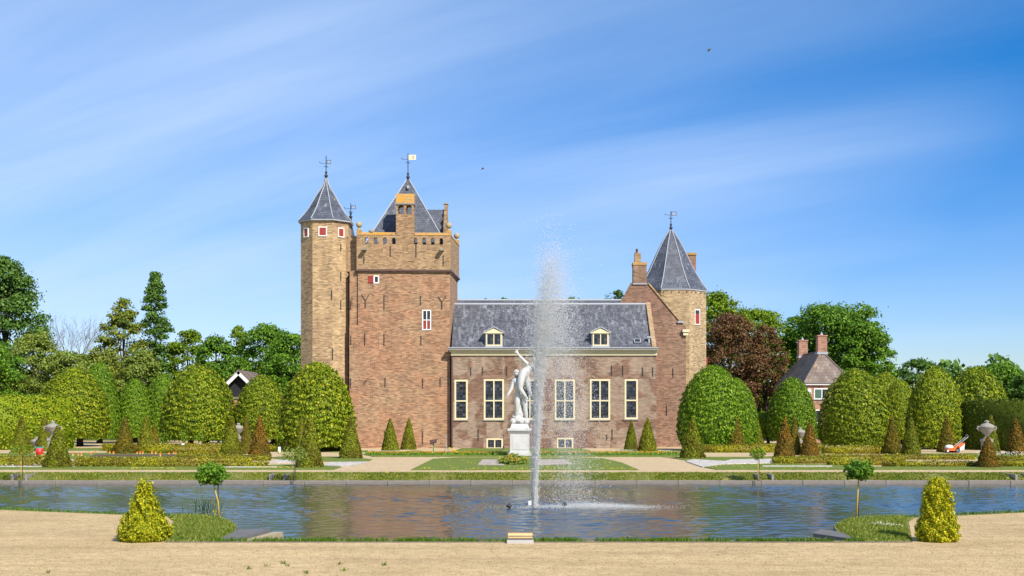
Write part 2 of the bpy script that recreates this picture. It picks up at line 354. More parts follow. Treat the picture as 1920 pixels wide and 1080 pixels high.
def panel_mat():   # printed panorama on the pond sign: pale sky, dark strip of trees and a house, sandy ground
    m, nt, bs = newmat('printed_panorama'); tc = nt.nodes.new('ShaderNodeTexCoord'); g = tc.outputs['Generated']
    sp = nt.nodes.new('ShaderNodeSeparateXYZ'); lk(nt, g, sp.inputs[0])
    wob = mth(nt, 'MULTIPLY', mth(nt, 'SUBTRACT', noise(nt, mapping(nt, g, (7, 1, 1)), 2.5, 4, .7), .5), .22)
    y = mth(nt, 'ADD', sp.outputs['Z'], wob)
    c = ramp(nt, y, [(0.0, (0.286, 0.17, 0.054)), (0.15, (0.476, 0.354, 0.15)), (0.3, (0.374, 0.258, 0.109)), (0.36, (0.109, 0.068, 0.048)), (0.5, (0.204, 0.136, 0.082)), (0.56, (0.558, 0.449, 0.204)), (0.78, (0.544, 0.422, 0.19)), (0.9, (0.374, 0.245, 0.122)), (1, (0.51, 0.34, 0.15))])
    lk(nt, c, bs.inputs['Base Color']); bs.inputs['Roughness'].default_value = .35; return m
M['panel'] = panel_mat()

# ---------------------------------------------------------------- ground, pond, paths
hole = [(-45,46),(-45,40),(-32,37),(-20,32.6),(-11.9,28.7),(-8.5,27.25),(-6.9,26.6),(-6.1,25.7),(-5.45,24.3),(-5.2,23),(-5.1,21.5),
        (6.0,21.5),(6.1,23),(6.4,24.4),(7.0,25.7),(7.6,26.2),(8.4,26.45),(11.5,27.9),(20,32),(32,37),(45,40),(45,46)]
def poly_mesh(name, loops, z, mat, kind='structure', label=None, cat=None):
    pts = [p for lp in loops for p in lp]
    tris = tessellate_polygon([[Vector((x, y, 0)) for x, y in lp] for lp in loops])
    mb = MB(); mb.add([(x, y, z) for x, y in pts], tris)
    o = mb.build(name, mat)
    for p in o.data.polygons:
        if p.normal.z < 0: p.flip()
    return tag(o, label, cat, None, kind)
poly_mesh('ground', [[(-1500,-300),(1500,-300),(1500,2500),(-1500,2500)], hole], 0, M['turf'], label='rough green turf around the pond and garden', cat='ground')
shoreL = [(-45,39.5),(-32,36.6),(-20,32.2),(-11.9,28.35),(-8.5,26.95),(-7.4,26.35),(-7.0,25.3),(-5.95,21.12)]
shoreR = [(6.9,21.12),(8.15,25.2),(8.6,26.15),(11.5,27.55),(20,31.6),(32,36.6),(45,39.5)]
poly_mesh('gravel_forecourt', [[(-45,-20),(45,-20)] + shoreR[::-1] + shoreL[::-1]], .004, M['gravel'], label='pale sandy gravel forecourt in front of the pond', cat='gravel')
poly_mesh('garden_path', [[(-60,46.1),(60,46.1),(60,104),(-60,104)]], .004, M['path'], label='sandy gravel paths of the formal garden', cat='path')

def water():
    nx, ny = 640, 380; X = np.linspace(-20, 20, nx); Y = np.linspace(21.4, 44.5, ny)
    XX, YY = np.meshgrid(X, Y); Z = np.zeros_like(XX)
    r2 = np.random.default_rng(3)
    for k in range(60):
        lam = .17*5**r2.uniform(0, 1); th = r2.normal(math.pi/2 + .2, .6); ph = r2.uniform(0, 6.28); kk = 2*math.pi/lam
        amp = .0023 * lam ** 1.0
        mod = 1 + .5*np.sin(XX*r2.uniform(.1,.5) + YY*r2.uniform(.1,.5) + r2.uniform(0,6))
        Z += amp*mod*np.sin(kk*(XX*math.cos(th) + YY*math.sin(th)) + ph)
    Z *= .75 + .45*np.sin(XX*.31+YY*.55+1)*np.sin(YY*.37-XX*.12); d = np.hypot(XX - .9, (YY - 33.4)); Z += .012*np.exp(-d/2.2)*np.sin(d*16)
    V = np.stack([XX.ravel(), YY.ravel(), -.30 + Z.ravel()], 1)
    i = np.arange(nx*ny).reshape(ny, nx); Q = np.stack([i[:-1,:-1], i[:-1,1:], i[1:,1:], i[1:,:-1]], -1).reshape(-1, 4)
    # outer pond beyond the fine sheet
    n0 = len(V); ext = [(-46,21.4),(-20,21.4),(-20,44.5),(-46,44.5),(20,21.4),(46,21.4),(46,44.5),(20,44.5)]
    V = np.vstack([V, [(x, y, -.30) for x, y in ext]]); Q = np.vstack([Q, [[n0,n0+1,n0+2,n0+3],[n0+4,n0+5,n0+6,n0+7]]])
    o = link('pond_water', npmesh('pond_water', V, Q, M['water'], True)); tag(o, 'rippled blue pond water reflecting the brick tower', 'water', None, 'structure')
water()
# pond wall just inside the ground's edge
mb = MB()
for a, b in zip(hole[1:-1], hole[2:]):
    mb.add([(a[0],a[1],0),(b[0],b[1],0),(b[0],b[1],-.8),(a[0],a[1],-.8)], [(0,1,2,3)])
tag(mb.build('pond_wall', M['old_wood']), 'dark timber edging of the pond', 'pond wall', None, 'structure')
# far stone kerb, stone by stone
kr = bpy.data.objects.new('pond_kerb', None); COL.objects.link(kr); kr.location = (0, 44.3, -.5); tag(kr, 'grey stone kerb along the far pond edge', 'kerb', None, 'structure')
mb = MB().box(-.748,.748,0,.34,-.15,.305); M['kerb'] = plain('kerb_stone', (.205,.175,.15), .9, .4, 4)
kme = mb.build('kerb_stone', M['kerb'], kr, origin=(0,0,0))
mb2 = bmesh.new(); mb2.from_mesh(kme.data); bmesh.ops.bevel(mb2, geom=mb2.edges[:], offset=.02, segments=1, affect='EDGES'); mb2.to_mesh(kme.data); mb2.free()
for k in range(30):
    o = kme if k == 0 else link('kerb_stone', kme.data, kr)
    o.parent = kr; o.location = ((k - 14.5)*1.5, random.uniform(-.012, .012), .02 + random.uniform(-.006, .006))
# grassy bank
mb = MB(); n = 60
pr = [(44.6,-.22),(44.9,-.13),(45.4,-.02),(45.9,.02),(46.2,.012)]
xs = np.linspace(-45, 45, 181); vs = []; fs = []
for i, x in enumerate(xs):
    for j, (y, z) in enumerate(pr): vs.append((x, y + .04*math.sin(x*2.3+j), z + (.02*math.sin(x*1.7) + .015*math.sin(x*4.1) if 0 < j < 4 else 0)))
for i in range(len(xs)-1):
    for j in range(4): a = i*5 + j; fs.append((a, a+5, a+6, a+1))
mb.add(vs, fs); bank = mb.build('grass_bank', M['turf']); tag(bank, 'grassy bank sloping to the far pond kerb', 'grass bank', None, 'structure')

def blades(name, P, h0, h1, mat, label, w=.012, lean=.35, cat='grass'):
    n = len(P); P = np.asarray(P); h = rng.uniform(h0, h1, n); a = rng.uniform(0, 6.28, n); l = rng.normal(0, lean, (n, 2))
    u = np.stack([np.cos(a), np.sin(a), 0*a], 1) * w * rng.uniform(.6, 1.4, n)[:,None]
    mid = P + np.stack([l[:,0]*h*.35, l[:,1]*h*.35, h*.6], 1); tip = P + np.stack([l[:,0]*h, l[:,1]*h, h], 1)
    V = np.stack([P-u, P+u, mid+u*.8, mid-u*.8, tip], 1).reshape(-1, 3)
    b = np.arange(n)*5; Q = np.concatenate([np.stack([b,b+1,b+2,b+3],1), np.stack([b+3,b+2,b+4,b+4],1)])
    me = bpy.data.meshes.new(name); T = [(0,1,2),(0,2,3),(3,2,4)]
    Q = np.concatenate([np.stack([b+i,b+j,b+k],1) for i,j,k in T])
    return tag(link(name, npmesh(name, V, Q, mat)), label, cat, None, 'stuff')
def in_poly(p, poly):
    x, y = p[:,0], p[:,1]; c = np.zeros(len(p), bool); n = len(poly)
    for i in range(n):
        x1,y1 = poly[i]; x2,y2 = poly[(i+1) % n]
        cond = ((y1 > y) != (y2 > y)) & (x < (x2-x1)*(y-y1)/((y2-y1) or 1e-9) + x1); c ^= cond
    return c
def scatter(poly, n):
    p = np.array(poly); lo, hi = p.min(0), p.max(0); q = rng.uniform(lo, hi, (n*6, 2)); q = q[in_poly(q, poly)]
    return q[:n]
def clumpy(q, s=1.5, t=.45):
    f = np.sin(q[:,0]*s*2.1+1)*np.sin(q[:,1]*s*1.7+2) + np.sin(q[:,0]*s*.9-q[:,1]*s*1.3); return f
xb = rng.uniform(-21, 21, 52000); tb = rng.uniform(0, 1, 52000)
yb = 44.62 + tb*1.5; zb = np.interp(yb, [p[0] for p in pr], [p[1] for p in pr])
blades('bank_grass', np.stack([xb, yb, zb-.01], 1), .02, .075, M['bank_blade'], 'uneven green and straw grass on the far pond bank', .02)
wedgeL = [(-5.14,21.14),(-5.14,21.5),(-5.22,23),(-5.48,24.3),(-6.1,25.65),(-6.9,26.5),(-7.35,26.3),(-6.95,25.3),(-5.97,21.14)]
wedgeR = [(6.02,21.14),(6.88,21.14),(8.1,25.2),(8.5,26.1),(8.35,26.4),(7.6,26.15),(7.0,25.65),(6.43,24.4),(6.13,23),(6.03,21.5)]
def wedge(name, poly, label, c):
    # low turf mound
    cx = sum(p[0] for p in poly)/len(poly); cy = sum(p[1] for p in poly)/len(poly)
    mb = MB(); rs = []
    for s, z in ((1, -.01), (.93, .03), (.7, .06), (.35, .08), (.02, .085)): rs.append([(cx+(x-cx)*s, cy+(y-cy)*s, z) for x, y in poly])
    mb.rings(rs, False, True); tag(mb.build(name, M['turf']), label, 'grass mound', None, 'structure')
    q = scatter(poly, 15000); d = np.zeros(len(q))
    P = np.array(poly)
    # height from radial fraction
    best = np.ones(len(q))
    for s in np.linspace(.05, 1, 20)[::-1]:
        pp = [(cx+(x-cx)*s, cy+(y-cy)*s) for x, y in poly]; best[in_poly(q, pp)] = s
    z = np.interp(best, [.02,.35,.7,.93,1], [.085,.08,.06,.03,-.01])
    return np.column_stack([q, z-.01])
gl = wedge('grass_mound', wedgeL, 'grassy mound beside the golden cone with wide base', 0)
gr = wedge('grass_mound', wedgeR, 'grassy mound with a white daisy patch', 1)
xs_ = rng.uniform(-5.2, 6.1, 9000); ys_ = rng.uniform(21.12, 21.5, 9000); f = np.sin(xs_*3.1)+np.sin(xs_*7.3+1)+.6*np.sin(xs_*13)
keep = rng.uniform(-2.4, 1.2, 9000) < f
strip = np.stack([xs_, ys_, 0*xs_-.005], 1)[keep]
blades('edge_grass', strip, .03, .10, M['grass_bright'], 'thin strip of grass along the near pond edge', .007)
ml = blades('mound_grass', gl, .03, .10, M['grass_blade'], 'tufted grass on the mound beside the wide golden cone', .008)
mr = blades('mound_grass', gr, .02, .07, M['grass_blade'], 'short grass on the mound with daisies', .008)
# narrow grass fringe along the receding shores
pts = []
for sh in (hole[3:7], hole[15:19]):
    for a, b in zip(sh, sh[1:]):
        m_ = int(500*math.dist(a, b)/4); t = rng.uniform(0, 1, m_); pts.append(np.stack([a[0]+(b[0]-a[0])*t, a[1]+(b[1]-a[1])*t-rng.uniform(.02,.22,m_), 0*t], 1))
blades('shore_grass', np.vstack(pts), .03, .09, M['grass_bright'], 'sparse grass fringe along the receding pond shore', .008)
# tall reed stems by the sapling on the left mound, few weeds on gravel
q = np.column_stack([rng.normal(-6.6,.22,60), rng.normal(26.3,.15,60), np.full(60,.02)])
blades('reed_tuft', q, .25, .5, M['grass_blade'], 'thin tall reed stems behind the sapling on the mound', .006, .3)
mb_ = []
for px, py in ((500,1062),(530,1058),(540,1062),(637,1059),(575,1076),(720,1061),(645,1071),(88,1075),(468,1068)):
    x, y = G(px, py); mb_.append(np.column_stack([rng.normal(x,.02,14), rng.normal(y,.02,14), np.full(14,.002)]))
blades('weed_tuft', np.vstack(mb_), .02, .07, M['grass_blade'], 'tiny weed tufts sprouting in the gravel forecourt', .006, .5)
# loose pebbles
n = 16000; q = np.column_stack([rng.uniform(-9, 9, n), rng.uniform(16, 21.1, n)]); q2 = np.column_stack([rng.uniform(-14,-6,5000), rng.uniform(21,28,5000)]); q2 = q2[in_poly(q2, [(-14,20),(-6.2,21.1),(-7,25.3),(-8.5,26.9),(-11.9,28.3),(-14,29)])]
q3 = np.column_stack([rng.uniform(7,14,5000), rng.uniform(21,28,5000)]); q3 = q3[in_poly(q3, [(14,20),(7,21.1),(8.2,25.2),(8.6,26.1),(11.5,27.5),(14,28.6)])]
q = np.vstack([q, q2, q3]); s = rng.uniform(.004, .011, len(q))
oct_ = np.array([(1,0,0),(0,1,0),(-1,0,0),(0,-1,0),(0,0,.6),(0,0,-.6)]); of = [(0,1,4),(1,2,4),(2,3,4),(3,0,4),(1,0,5),(2,1,5),(3,2,5),(0,3,5)]
def octs(P, s, sq=1.0):
    n = len(P); o = oct_*np.array([1,1,sq]); th = rng.uniform(0, 6.28, n); c, sn = np.cos(th), np.sin(th)
    V = np.empty((n,6,3)); V[:,:,0] = c[:,None]*o[:,0]-sn[:,None]*o[:,1]; V[:,:,1] = sn[:,None]*o[:,0]+c[:,None]*o[:,1]; V[:,:,2] = o[:,2]
    V = V*np.asarray(s)[:,None,None]*(1+rng.normal(0,.18,(n,6,1))) + P[:,None,:]
    b = np.arange(n)*6; T = np.concatenate([np.stack([b+i,b+j,b+k],1) for i,j,k in of]); return V.reshape(-1,3), T
V, T = octs(np.column_stack([q, .006+s*.2]), s)
M['pebble'] = leafmat('pebble', [(.22,.155,.08), (.42,.30,.155), (.56,.42,.23), (.70,.57,.38)], 0)
tag(link('loose_pebbles', npmesh('loose_pebbles', V, T, M['pebble'])), 'loose pebbles scattered over the gravel forecourt', 'pebbles', None, 'stuff')
# steel edging strip and timber / stone corners
tag(MB().box(-5.97,6.88,21.07,21.10,-.05,.022).build('path_edging', M['old_wood']), 'thin timber edging between gravel and pond-side grass', 'edging', None, 'structure')
def slabs(name, ptsL, label, mats):
    e = empty(name, (ptsL[0][0], ptsL[0][1], -.3), label, 'abutment')
    for k, (poly, z0, z1) in enumerate(ptsL[1]): MB().prism(poly, z0, z1).build('stone_slab' if k == 0 else 'timber_beam', mats[min(k,1)], e)
M['slab'] = plain('wet_slab', (.13,.125,.12), .85, .35, 4)
e = empty('stone_abutment', (-4.9,22.5,-.3), 'grey stone corner slab with a lichened timber beam beside the wider golden cone', 'abutment')
MB().prism([(-5.15,21.45),(-4.9,21.42),(-4.62,23.4),(-5.2,23.4)], -.6, .02).build('stone_slab', M['slab'], e)
MB().prism([(-4.88,21.6),(-4.72,21.6),(-4.38,23.5),(-4.58,23.5)], -.6, -.04).build('timber_beam', M['ballstone'], e)
e = empty('stone_abutment', (5.8,22.5,-.3), 'layered grey stone corner slab beside the slimmer golden cone', 'abutment')
MB().prism([(5.55,22.6),(6.05,21.42),(6.12,22.9),(5.9,23.4)], -.6, .02).build('stone_slab', M['slab'], e)
MB().prism([(5.42,22.62),(5.97,21.38),(6.01,21.5),(5.5,22.75)], -.6, -.05).build('timber_beam', M['old_wood'], e)
MB().prism([(5.30,22.60),(5.90,21.34),(5.95,21.44),(5.38,22.72)], -.6, -.12).build('timber_beam', M['old_wood'], e)

# ---------------------------------------------------------------- garden parterre
def gp(pxs): return [G(x, y) for x, y in pxs]
def lawn(pxs, label, mat='lawn', z=.03, name='lawn', cat='lawn'):
    fp = gp(pxs)
    a = sum(fp[i][0]*fp[(i+1)%len(fp)][1]-fp[(i+1)%len(fp)][0]*fp[i][1] for i in range(len(fp)))
    if a < 0: fp = fp[::-1]
    return tag(MB().prism(fp, -.02, z).build(name, M[mat]), label, cat, None, 'structure')
lawn([(770,882),(1198,882),(1165,868),(1130,860),(1080,858.5),(860,858.5),(812,861)], 'central lawn in front of the statue with pale stone beds')
lawn([(680,852),(700,850),(1260,850),(1285,852),(1270,857),(700,857)], 'lawn strip holding the marigold border', z=.034)
lawn([(848,847),(866,841),(1090,841),(1112,847)], 'lawn below the hall windows')
lawn([(-300,881),(-300,874),(470,874),(560,871),(640,876.5),(625,881.5)], 'green lawn strip beside the pond path on the turret side')
lawn([(505,859),(520,857),(650,857),(698,862),(690,866),(560,866)], 'curved lawn below the yew cone near the square tower')
lawn([(620,848.5),(620,845.5),(790,845.5),(770,848.5)], 'narrow lawn under the two yew cones at the tower foot')
lawn([(1255,859),(1275,857.5),(1420,857.5),(1480,856),(1640,856),(1640,860),(1480,862.5),(1360,867.5),(1300,866)], 'curved lawn below the yew cone near the gable wall')
lawn([(1320,877),(1345,872.5),(1440,870),(1560,871.5),(1600,876),(2300,876),(2300,881.5),(1345,881.5)], 'green lawn strip beside the pond path on the gable side')
lawn([(1150,846.5),(1165,843.5),(1290,843.5),(1290,846.5)], 'narrow lawn under the yew cones at the gable foot')
lawn([(1300,849),(1300,845),(1560,845),(1560,849)], 'lawn strip in front of the long box hedge by the gable')
lawn([(1640,860),(1660,851),(2100,851),(2200,862)], 'lawn around the lawn mower and urn')
lawn([(-300,862),(-200,852),(300,849),(430,853),(500,856),(500,860)], 'lawn among the yew cones and wooden stakes')
lawn([(90,846),(100,841.5),(430,838),(430,843.5),(215,845)], 'shaded lawn beneath the clipped lime trees')
for pxs, lb in (([(507,868),(520,863.5),(600,863.5),(600,868.5)], 'white stone chips bed beside box hedge near rust cones'),
                ([(600,874),(620,868),(690,867),(665,873),(640,875.5)], 'white stone chips wedge beside the sandy path near the tower'),
                ([(1285,866),(1300,862.5),(1360,866),(1370,863),(1450,861.5),(1455,869),(1360,871.5),(1318,877)], 'white stone chips bed curving beside the gable-side lawn'),
                ([(895,873),(905,863),(948,863),(945,874)], 'pale stone chips bed left bare beside the marigolds'),
                ([(1005,874),(1010,863),(1060,863),(1075,871)], 'pale stone chips bed behind the fountain jet'),
                ([(-200,877),(-200,874),(140,874.6),(140,876.6)], 'white stone chips strip along the box hedge with white flowers'),
                ([(1430,876.3),(1430,874.8),(1560,874.8),(1560,876.3)], 'thin white stone chips strip in the gable-side lawn'),
                ([(420,877.8),(420,876.4),(520,876.2),(520,877.6)], 'thin white stone chips strip in the turret-side lawn'),
                ([(690,846.9),(690,845.9),(770,845.9),(760,846.9)], 'thin white stone chips strip at the square tower foot'),
                ([(1150,845.6),(1165,844.8),(1290,844.8),(1290,845.8)], 'thin white stone chips strip at the gable foot')):
    lawn(pxs, lb, 'chips_dim' if lb.startswith('pale') else 'chips', .046, 'stone_chip_bed', 'gravel bed')
lawn([(170,857),(180,853.5),(350,853.5),(350,857)], 'bare reddish soil bed with wooden stakes', 'soil', .05, 'soil_bed', 'soil bed')

def kite(P, tipdir, side, L, w):
    n = len(P); a = P; b = P + tipdir*(L*.45)[:,None] + side*w[:,None]; c = P + tipdir*L[:,None]; d = P + tipdir*(L*.45)[:,None] - side*w[:,None]
    V = np.stack([a,b,c,d],1).reshape(-1,3); i = np.arange(n)*4; return V, np.stack([i,i+1,i+2,i+3],1)
def unit(a): return a/np.maximum(np.linalg.norm(a, axis=1, keepdims=True), 1e-9)
def leafcloud(P, Nn, L, rg, spread=.8, droop=0.0, aspect=.36):
    """leaf kites whose faces look roughly along Nn, tips sideways or drooping"""
    n = len(P); nn = unit(Nn + rg.normal(0, spread, (n,3))); t = rg.normal(0, 1, (n,3)); t[:,2] -= droop*2
    t = unit(t - nn*np.sum(t*nn, 1, keepdims=True)); sd = np.cross(nn, t)
    Ls = L*rg.uniform(.65, 1.3, n); return kite(P - t*(Ls*.5)[:,None], t, sd, Ls, Ls*aspect)
def cat(parts):
    Vs, Qs, o = [], [], 0
    for V, Q in parts: Vs.append(V); Qs.append(Q + o); o += len(V)
    return np.vstack(Vs), np.vstack(Qs)
def revolve_grid(prof, seg, wob=None, rg=None):
    k = len(prof); V = np.zeros((k, seg, 3))
    for i, (r, z) in enumerate(prof):
        th = np.arange(seg)*2*math.pi/seg; rr = r*(1 + (rg.normal(0, wob, seg) if wob else 0))
        V[i] = np.stack([rr*np.cos(th), rr*np.sin(th), np.full(seg, z)], 1)
    ix = np.arange(k*seg).reshape(k, seg); Q = np.stack([ix[:-1], np.roll(ix[:-1], -1, 1), np.roll(ix[1:], -1, 1), ix[1:]], -1).reshape(-1, 4)
    return V.reshape(-1,3), Q
def topiary_mesh(name, proffn, H, Rm, nleaf, L, mat, seed, lump=.05, droop=.6, spread=.55, core=.9, bumps=9):
    rg = np.random.default_rng(seed); ts = np.linspace(0, 1, 24)
    parts = [revolve_grid([(max(.005, proffn(t)*Rm*core - .02), t*H*(.985)) for t in ts], 32, .015, rg)]
    rr = np.array([proffn(t) for t in np.linspace(0,1,200)]); cdf = np.cumsum(rr + .04); cdf /= cdf[-1]
    t = np.interp(rg.uniform(0,1,nleaf), cdf, np.linspace(0,1,200)); th = rg.uniform(0, 2*math.pi, nleaf)
    e = 1e-3; r = np.interp(t, np.linspace(0,1,200), rr)*Rm; r2 = np.interp(np.clip(t+.01,0,1), np.linspace(0,1,200), rr)*Rm
    slope = (r2 - r)/(.01*H)
    ph = rg.uniform(0, 6.28, 6)
    wv = np.sin(th*bumps + ph[0] + 3*np.sin(t*9+ph[1]))*.5 + np.sin(th*(bumps*2+1) + t*31 + ph[2])*.5 + np.sin(t*H*17 + 2.2*np.sin(th*5+ph[3]) + ph[4])*.8
    r = r*(1 + 0) + lump*wv + rg.normal(0, lump*.5, nleaf)
    N = unit(np.stack([np.cos(th), np.sin(th), -slope], 1)); N[:,2] += .15
    P = np.stack([r*np.cos(th), r*np.sin(th), t*H + lump*.5*wv], 1)
    parts.append(leafcloud(P, N, L, rg, spread, droop))
    V, Q = cat(parts); return npmesh(name, V, Q, mat)
def prof_cone(t): return (1-t)**.86*.97 + .03*(1-t**8) if t < 1 else 0
def prof_dome(t):
    base = max(0.0, 1 - max(0,(t-.18)/.82)**2.15)**.62 if t > .18 else 1 - .10*((.18-t)/.18)**1.6
    return max(base, 0)
HD, RD = 4.6, 2.25
dome_me = [topiary_mesh('clipped_crown', prof_dome, HD, RD, 17000, .135, M[m], 40+i, .075, .9, .5, .87) for i, m in enumerate(('lime_leaf','lime_leaf_green','lime_leaf'))]
dome_me.append(topiary_mesh('clipped_crown', prof_dome, HD, RD, 16000, .15, M['lime_leaf'], 49, .09, .9, .55, .87))
trunk_mb = MB().lathe([(.24,-.1),(.19,.25),(.16,.9),(.15,1.6)], seg=9); trunk_me = trunk_mb.build('trunk', M['bark'], smooth=True); tme = trunk_me.data; bpy.data.objects.remove(trunk_me)
DG = 'lime trees clipped into beehive domes'
domes = [ # cx, x-half, top y, bottom y, Y, variant, label
 (138,64,688,820,86,0,'broad clipped lime dome with two trunks behind the pale urn'),
 (187,36,678,822,95,1,'tall narrow lime dome peeking behind the broad dome near the urn'),
 (253,35,709,820,97,1,'small bright lime dome standing between stakes and the poplar'),
 (307,37,700,820,98,1,'clipped lime dome below the tall poplar'),
 (373,68,683,824,83,0,'broad clipped lime dome beside the white gabled barn'),
 (491,50,703,822,83.5,2,'dark clipped lime dome in front of the barn roof'),
 (595,68,678,836,74,3,'largest clipped lime dome against the turret with red shutters'),
 (1336,64,684,834,75,1,'large clipped lime dome against the buff tower'),
 (1378,42,708,832,84,1,'lime dome tucked behind the large dome at the buff tower'),
 (1485,44,707,826,91,1,'clipped lime dome in front of the copper beech and brick house'),
 (1604,66,691,834,79,2,'large clipped lime dome hiding one side of the brick house'),
 (1660,40,697,825,99,2,'clipped lime dome half hidden behind two other domes'),
 (1687,34,711,824,91,2,'narrow yellowish lime dome behind a yew cone pair'),
 (1754,52,688,838,79,0,'shaded lime dome beside the lawn mower'),
 (1829,62,687,836,82,3,'clipped lime dome rising behind the tall dark hedge')]
for k, (cx, hw, ty, by, Y, v, lb) in enumerate(domes):
    b = W(cx, by, Y); t = W(cx, ty, Y); e = empty('lime_tree', (b.x, Y, 0), lb, 'tree', DG)
    c = link('crown', dome_me[v], e, (0, 0, b.z)); sx = hw*Y/F/RD; c.scale = (sx, sx, (t.z-b.z)/HD); c.rotation_euler = (0, 0, k*1.3)
    tr = link('trunk', tme, e); tr.scale = (1.2, 1.2, 1.15)
    if k in (0, 4): tr.location = (.45, 0, 0); tr2 = link('trunk', tme, e, (-.75, .8, 0)); tr2.scale = (1.1, 1.1, 1.15)
yew = {c: [topiary_mesh('clipped_cone', prof_cone, 2.2, .56, 7000, .075, M[m], 60+i*3+s, .018, .1, .7, .94) for s in range(2)]
       for i, (c, m) in enumerate((('g','yew_green'),('r','yew_rust'),('o','yew_orange')))}
YG = 'yew trees clipped into cones'
cones = [(41,19,780,849,'g','green yew cone against the tall pale hedge'),(83,15,778,846,'g','yew cone right behind the pale urn and red tub'),
 (108,26,798,877,'g','dark yew cone in front of the pale urn'),(233,20,782,851,'r','rusty yew cone between wooden stakes and the small lime dome'),
 (274,19,778,848,'g','green yew cone beside the rusty cone at the stakes'),(290,10,794,840,'r','small rust yew cone mostly hidden behind a green one'),
 (433,21,780,855,'g','bright green yew cone beside the grey urn below the barn'),(461,13,780,851,'r','slim rust yew cone squeezed beside the grey urn'),
 (487,21,779,858,'o','orange-brown yew cone at the end of the box hedges'),(522,16,784,837,'r','small yew cone beneath the dark lime dome'),
 (566,15,782,858,'g','yew cone half hidden behind the big green cone'),(580,26,779,877,'g','biggest green yew cone beside the pink rose standard'),
 (658,22,779,860,'g','green yew cone at the foot of the square brick tower lawn'),
 (732,17,784,846,'g','yew cone standing before the square tower wall, further from the hall'),(766,15,784,843,'g','yew cone standing before the square tower wall, closer to the hall'),
 (1183,13,787,842.5,'g','thin sparse yew cone against the hall wall'),(1214,18,783,846,'g','dense yew cone in front of the hall corner'),
 (1298,24,783,860,'g','green yew cone on the curved lawn near the gable wall'),(1380,19,780,847,'r','yew cone in front of the dome at the buff tower'),
 (1418,15,783,838,'g','yew cone behind the long box hedge below the copper beech'),(1471,20,782,858,'o','rust yew cone foremost of the trio by the brick house'),
 (1490,13,778,853,'r','tallest yew cone of the trio by the brick house'),(1518,18,790,854,'o','short rust yew cone of the trio by the brick house'),
 (1651,12,784,840,'g','slim green yew cone beside the large dome near the house'),(1673,18,780,851,'r','rust yew cone of the pair behind the box hedges'),
 (1708,19,783,853,'g','green yew cone of the pair behind the box hedges'),(1775,18,778,848,'r','yew cone directly behind the lawn mower'),
 (1859,16,777,851,'g','yew cone behind the grey urn with handles'),(1852,21,817,877,'o','withered orange yew cone covering the urn pedestal'),
 (1906,20,783,853,'o','brownish yew cone before the tall dark hedge')]
for k, (cx, hw, ty, by, c, lb) in enumerate(cones):
    x, Y = G(cx, by); b = W(cx, by, Y); t = W(cx, ty, Y)
    o = link('yew_cone', yew[c][k % 2], None, (x, Y, 0)); tag(o, lb, 'topiary', YG)
    s = hw*Y/F/.56; o.scale = (s, s, (t.z-b.z)/2.2); o.rotation_euler = (random.uniform(-.02,.02), random.uniform(-.02,.02), k*2.1)

# box hedges
def hedge_mesh(Lx, Wy, H, dens, L, mat, seed, lump=.03):
    rg = np.random.default_rng(seed); hx, hy = Lx/2, Wy/2
    c = .04; mbv = MB().box(-hx+c, hx-c, -hy+c, hy-c, 0, H-c)
    parts = [(np.array(mbv.v, float), np.array(mbv.f))]
    faces = [((2*hx*2*hy), 0), (2*hx*H, 1), (2*hx*H, 2), (2*hy*H, 3), (2*hy*H, 4)]
    for A, k in faces:
        n = int(A*dens); u, v = rg.uniform(-1, 1, n), rg.uniform(-1, 1, n); z = (v+1)/2*H
        if k == 0: P = np.stack([u*hx, v*hy, np.full(n, H)], 1); N = np.tile((0,0,1.), (n,1))
        elif k in (1,2): s = -1 if k == 1 else 1; P = np.stack([u*hx, np.full(n, s*hy), z], 1); N = np.tile((0,s,.2), (n,1))
        else: s = -1 if k == 3 else 1; P = np.stack([np.full(n, s*hx), u*hy, z], 1); N = np.tile((s,0,.2), (n,1))
        P = P + N*(rg.normal(0, lump, n) + lump*.8*np.sin(P[:,0]*3.3+P[:,2]*7)*np.sin(P[:,0]*1.3+1))[:,None]
        parts.append(leafcloud(P, N, L, rg, .7, .1))
    V, Q = cat(parts); return npmesh('hedge', V, Q, mat)
HG = 'low box hedges of the parterre'
def hedge(px0, px1, py, label, H=.36, Wd=.55, kx=0.0, mat='box_leaf', seed=0, dens=260, L=.075):
    (xa, Y), (xb, _) = G(px0, py), G(px1, py)
    o = link('box_hedge', hedge_mesh(xb-xa, Wd, H, dens, L, M[mat], seed), None, ((xa+xb)/2, Y+Wd/2, .0)); o.rotation_euler.z = kx
    return tag(o, label, 'hedge', HG)
hedges = [(-60,112,875.5,'yellowish box hedge with white flowers at its foot, below the red tub'),(-60,90,867,'upper box hedge directly under the red tub'),
 (118,500,876,'long front box hedge between the dark yew cone and the rose bush'),(140,470,869,'box hedge in the second row behind the long front hedge'),
 (345,505,864,'box hedge ending at the orange-brown yew cone'),(330,412,858,'short box hedge behind wooden stakes near the bright green cone'),
 (200,435,850.5,'box hedge beneath the broad lime dome by the barn'),(190,430,845.5,'rear box hedge in the shade of the lime trunks'),
 (500,560,847,'box hedge behind the sapling in a white guard'),(590,648,845.5,'short box hedge below the largest lime dome'),
 (1318,1456,849,'long box hedge below the dome at the buff tower'),(1396,1545,845.5,'box hedge running behind the trio of yew cones'),
 (1450,1560,869.5,'box hedge starting at the white stone chips bed'),(1545,1660,851,'box hedge in front of the large dome by the house'),
 (1540,1830,862,'long yellow box hedge below the pair of yew cones'),(1500,1700,866,'middle box hedge of the row by the white chips strip'),
 (1660,1835,876,'front box hedge leading to the withered orange cone'),(1555,1660,873,'front box hedge behind the round sapling crown'),
 (1874,2060,876,'front box hedge beyond the withered orange cone'),(1874,2060,864,'rear box hedge beyond the withered orange cone')]
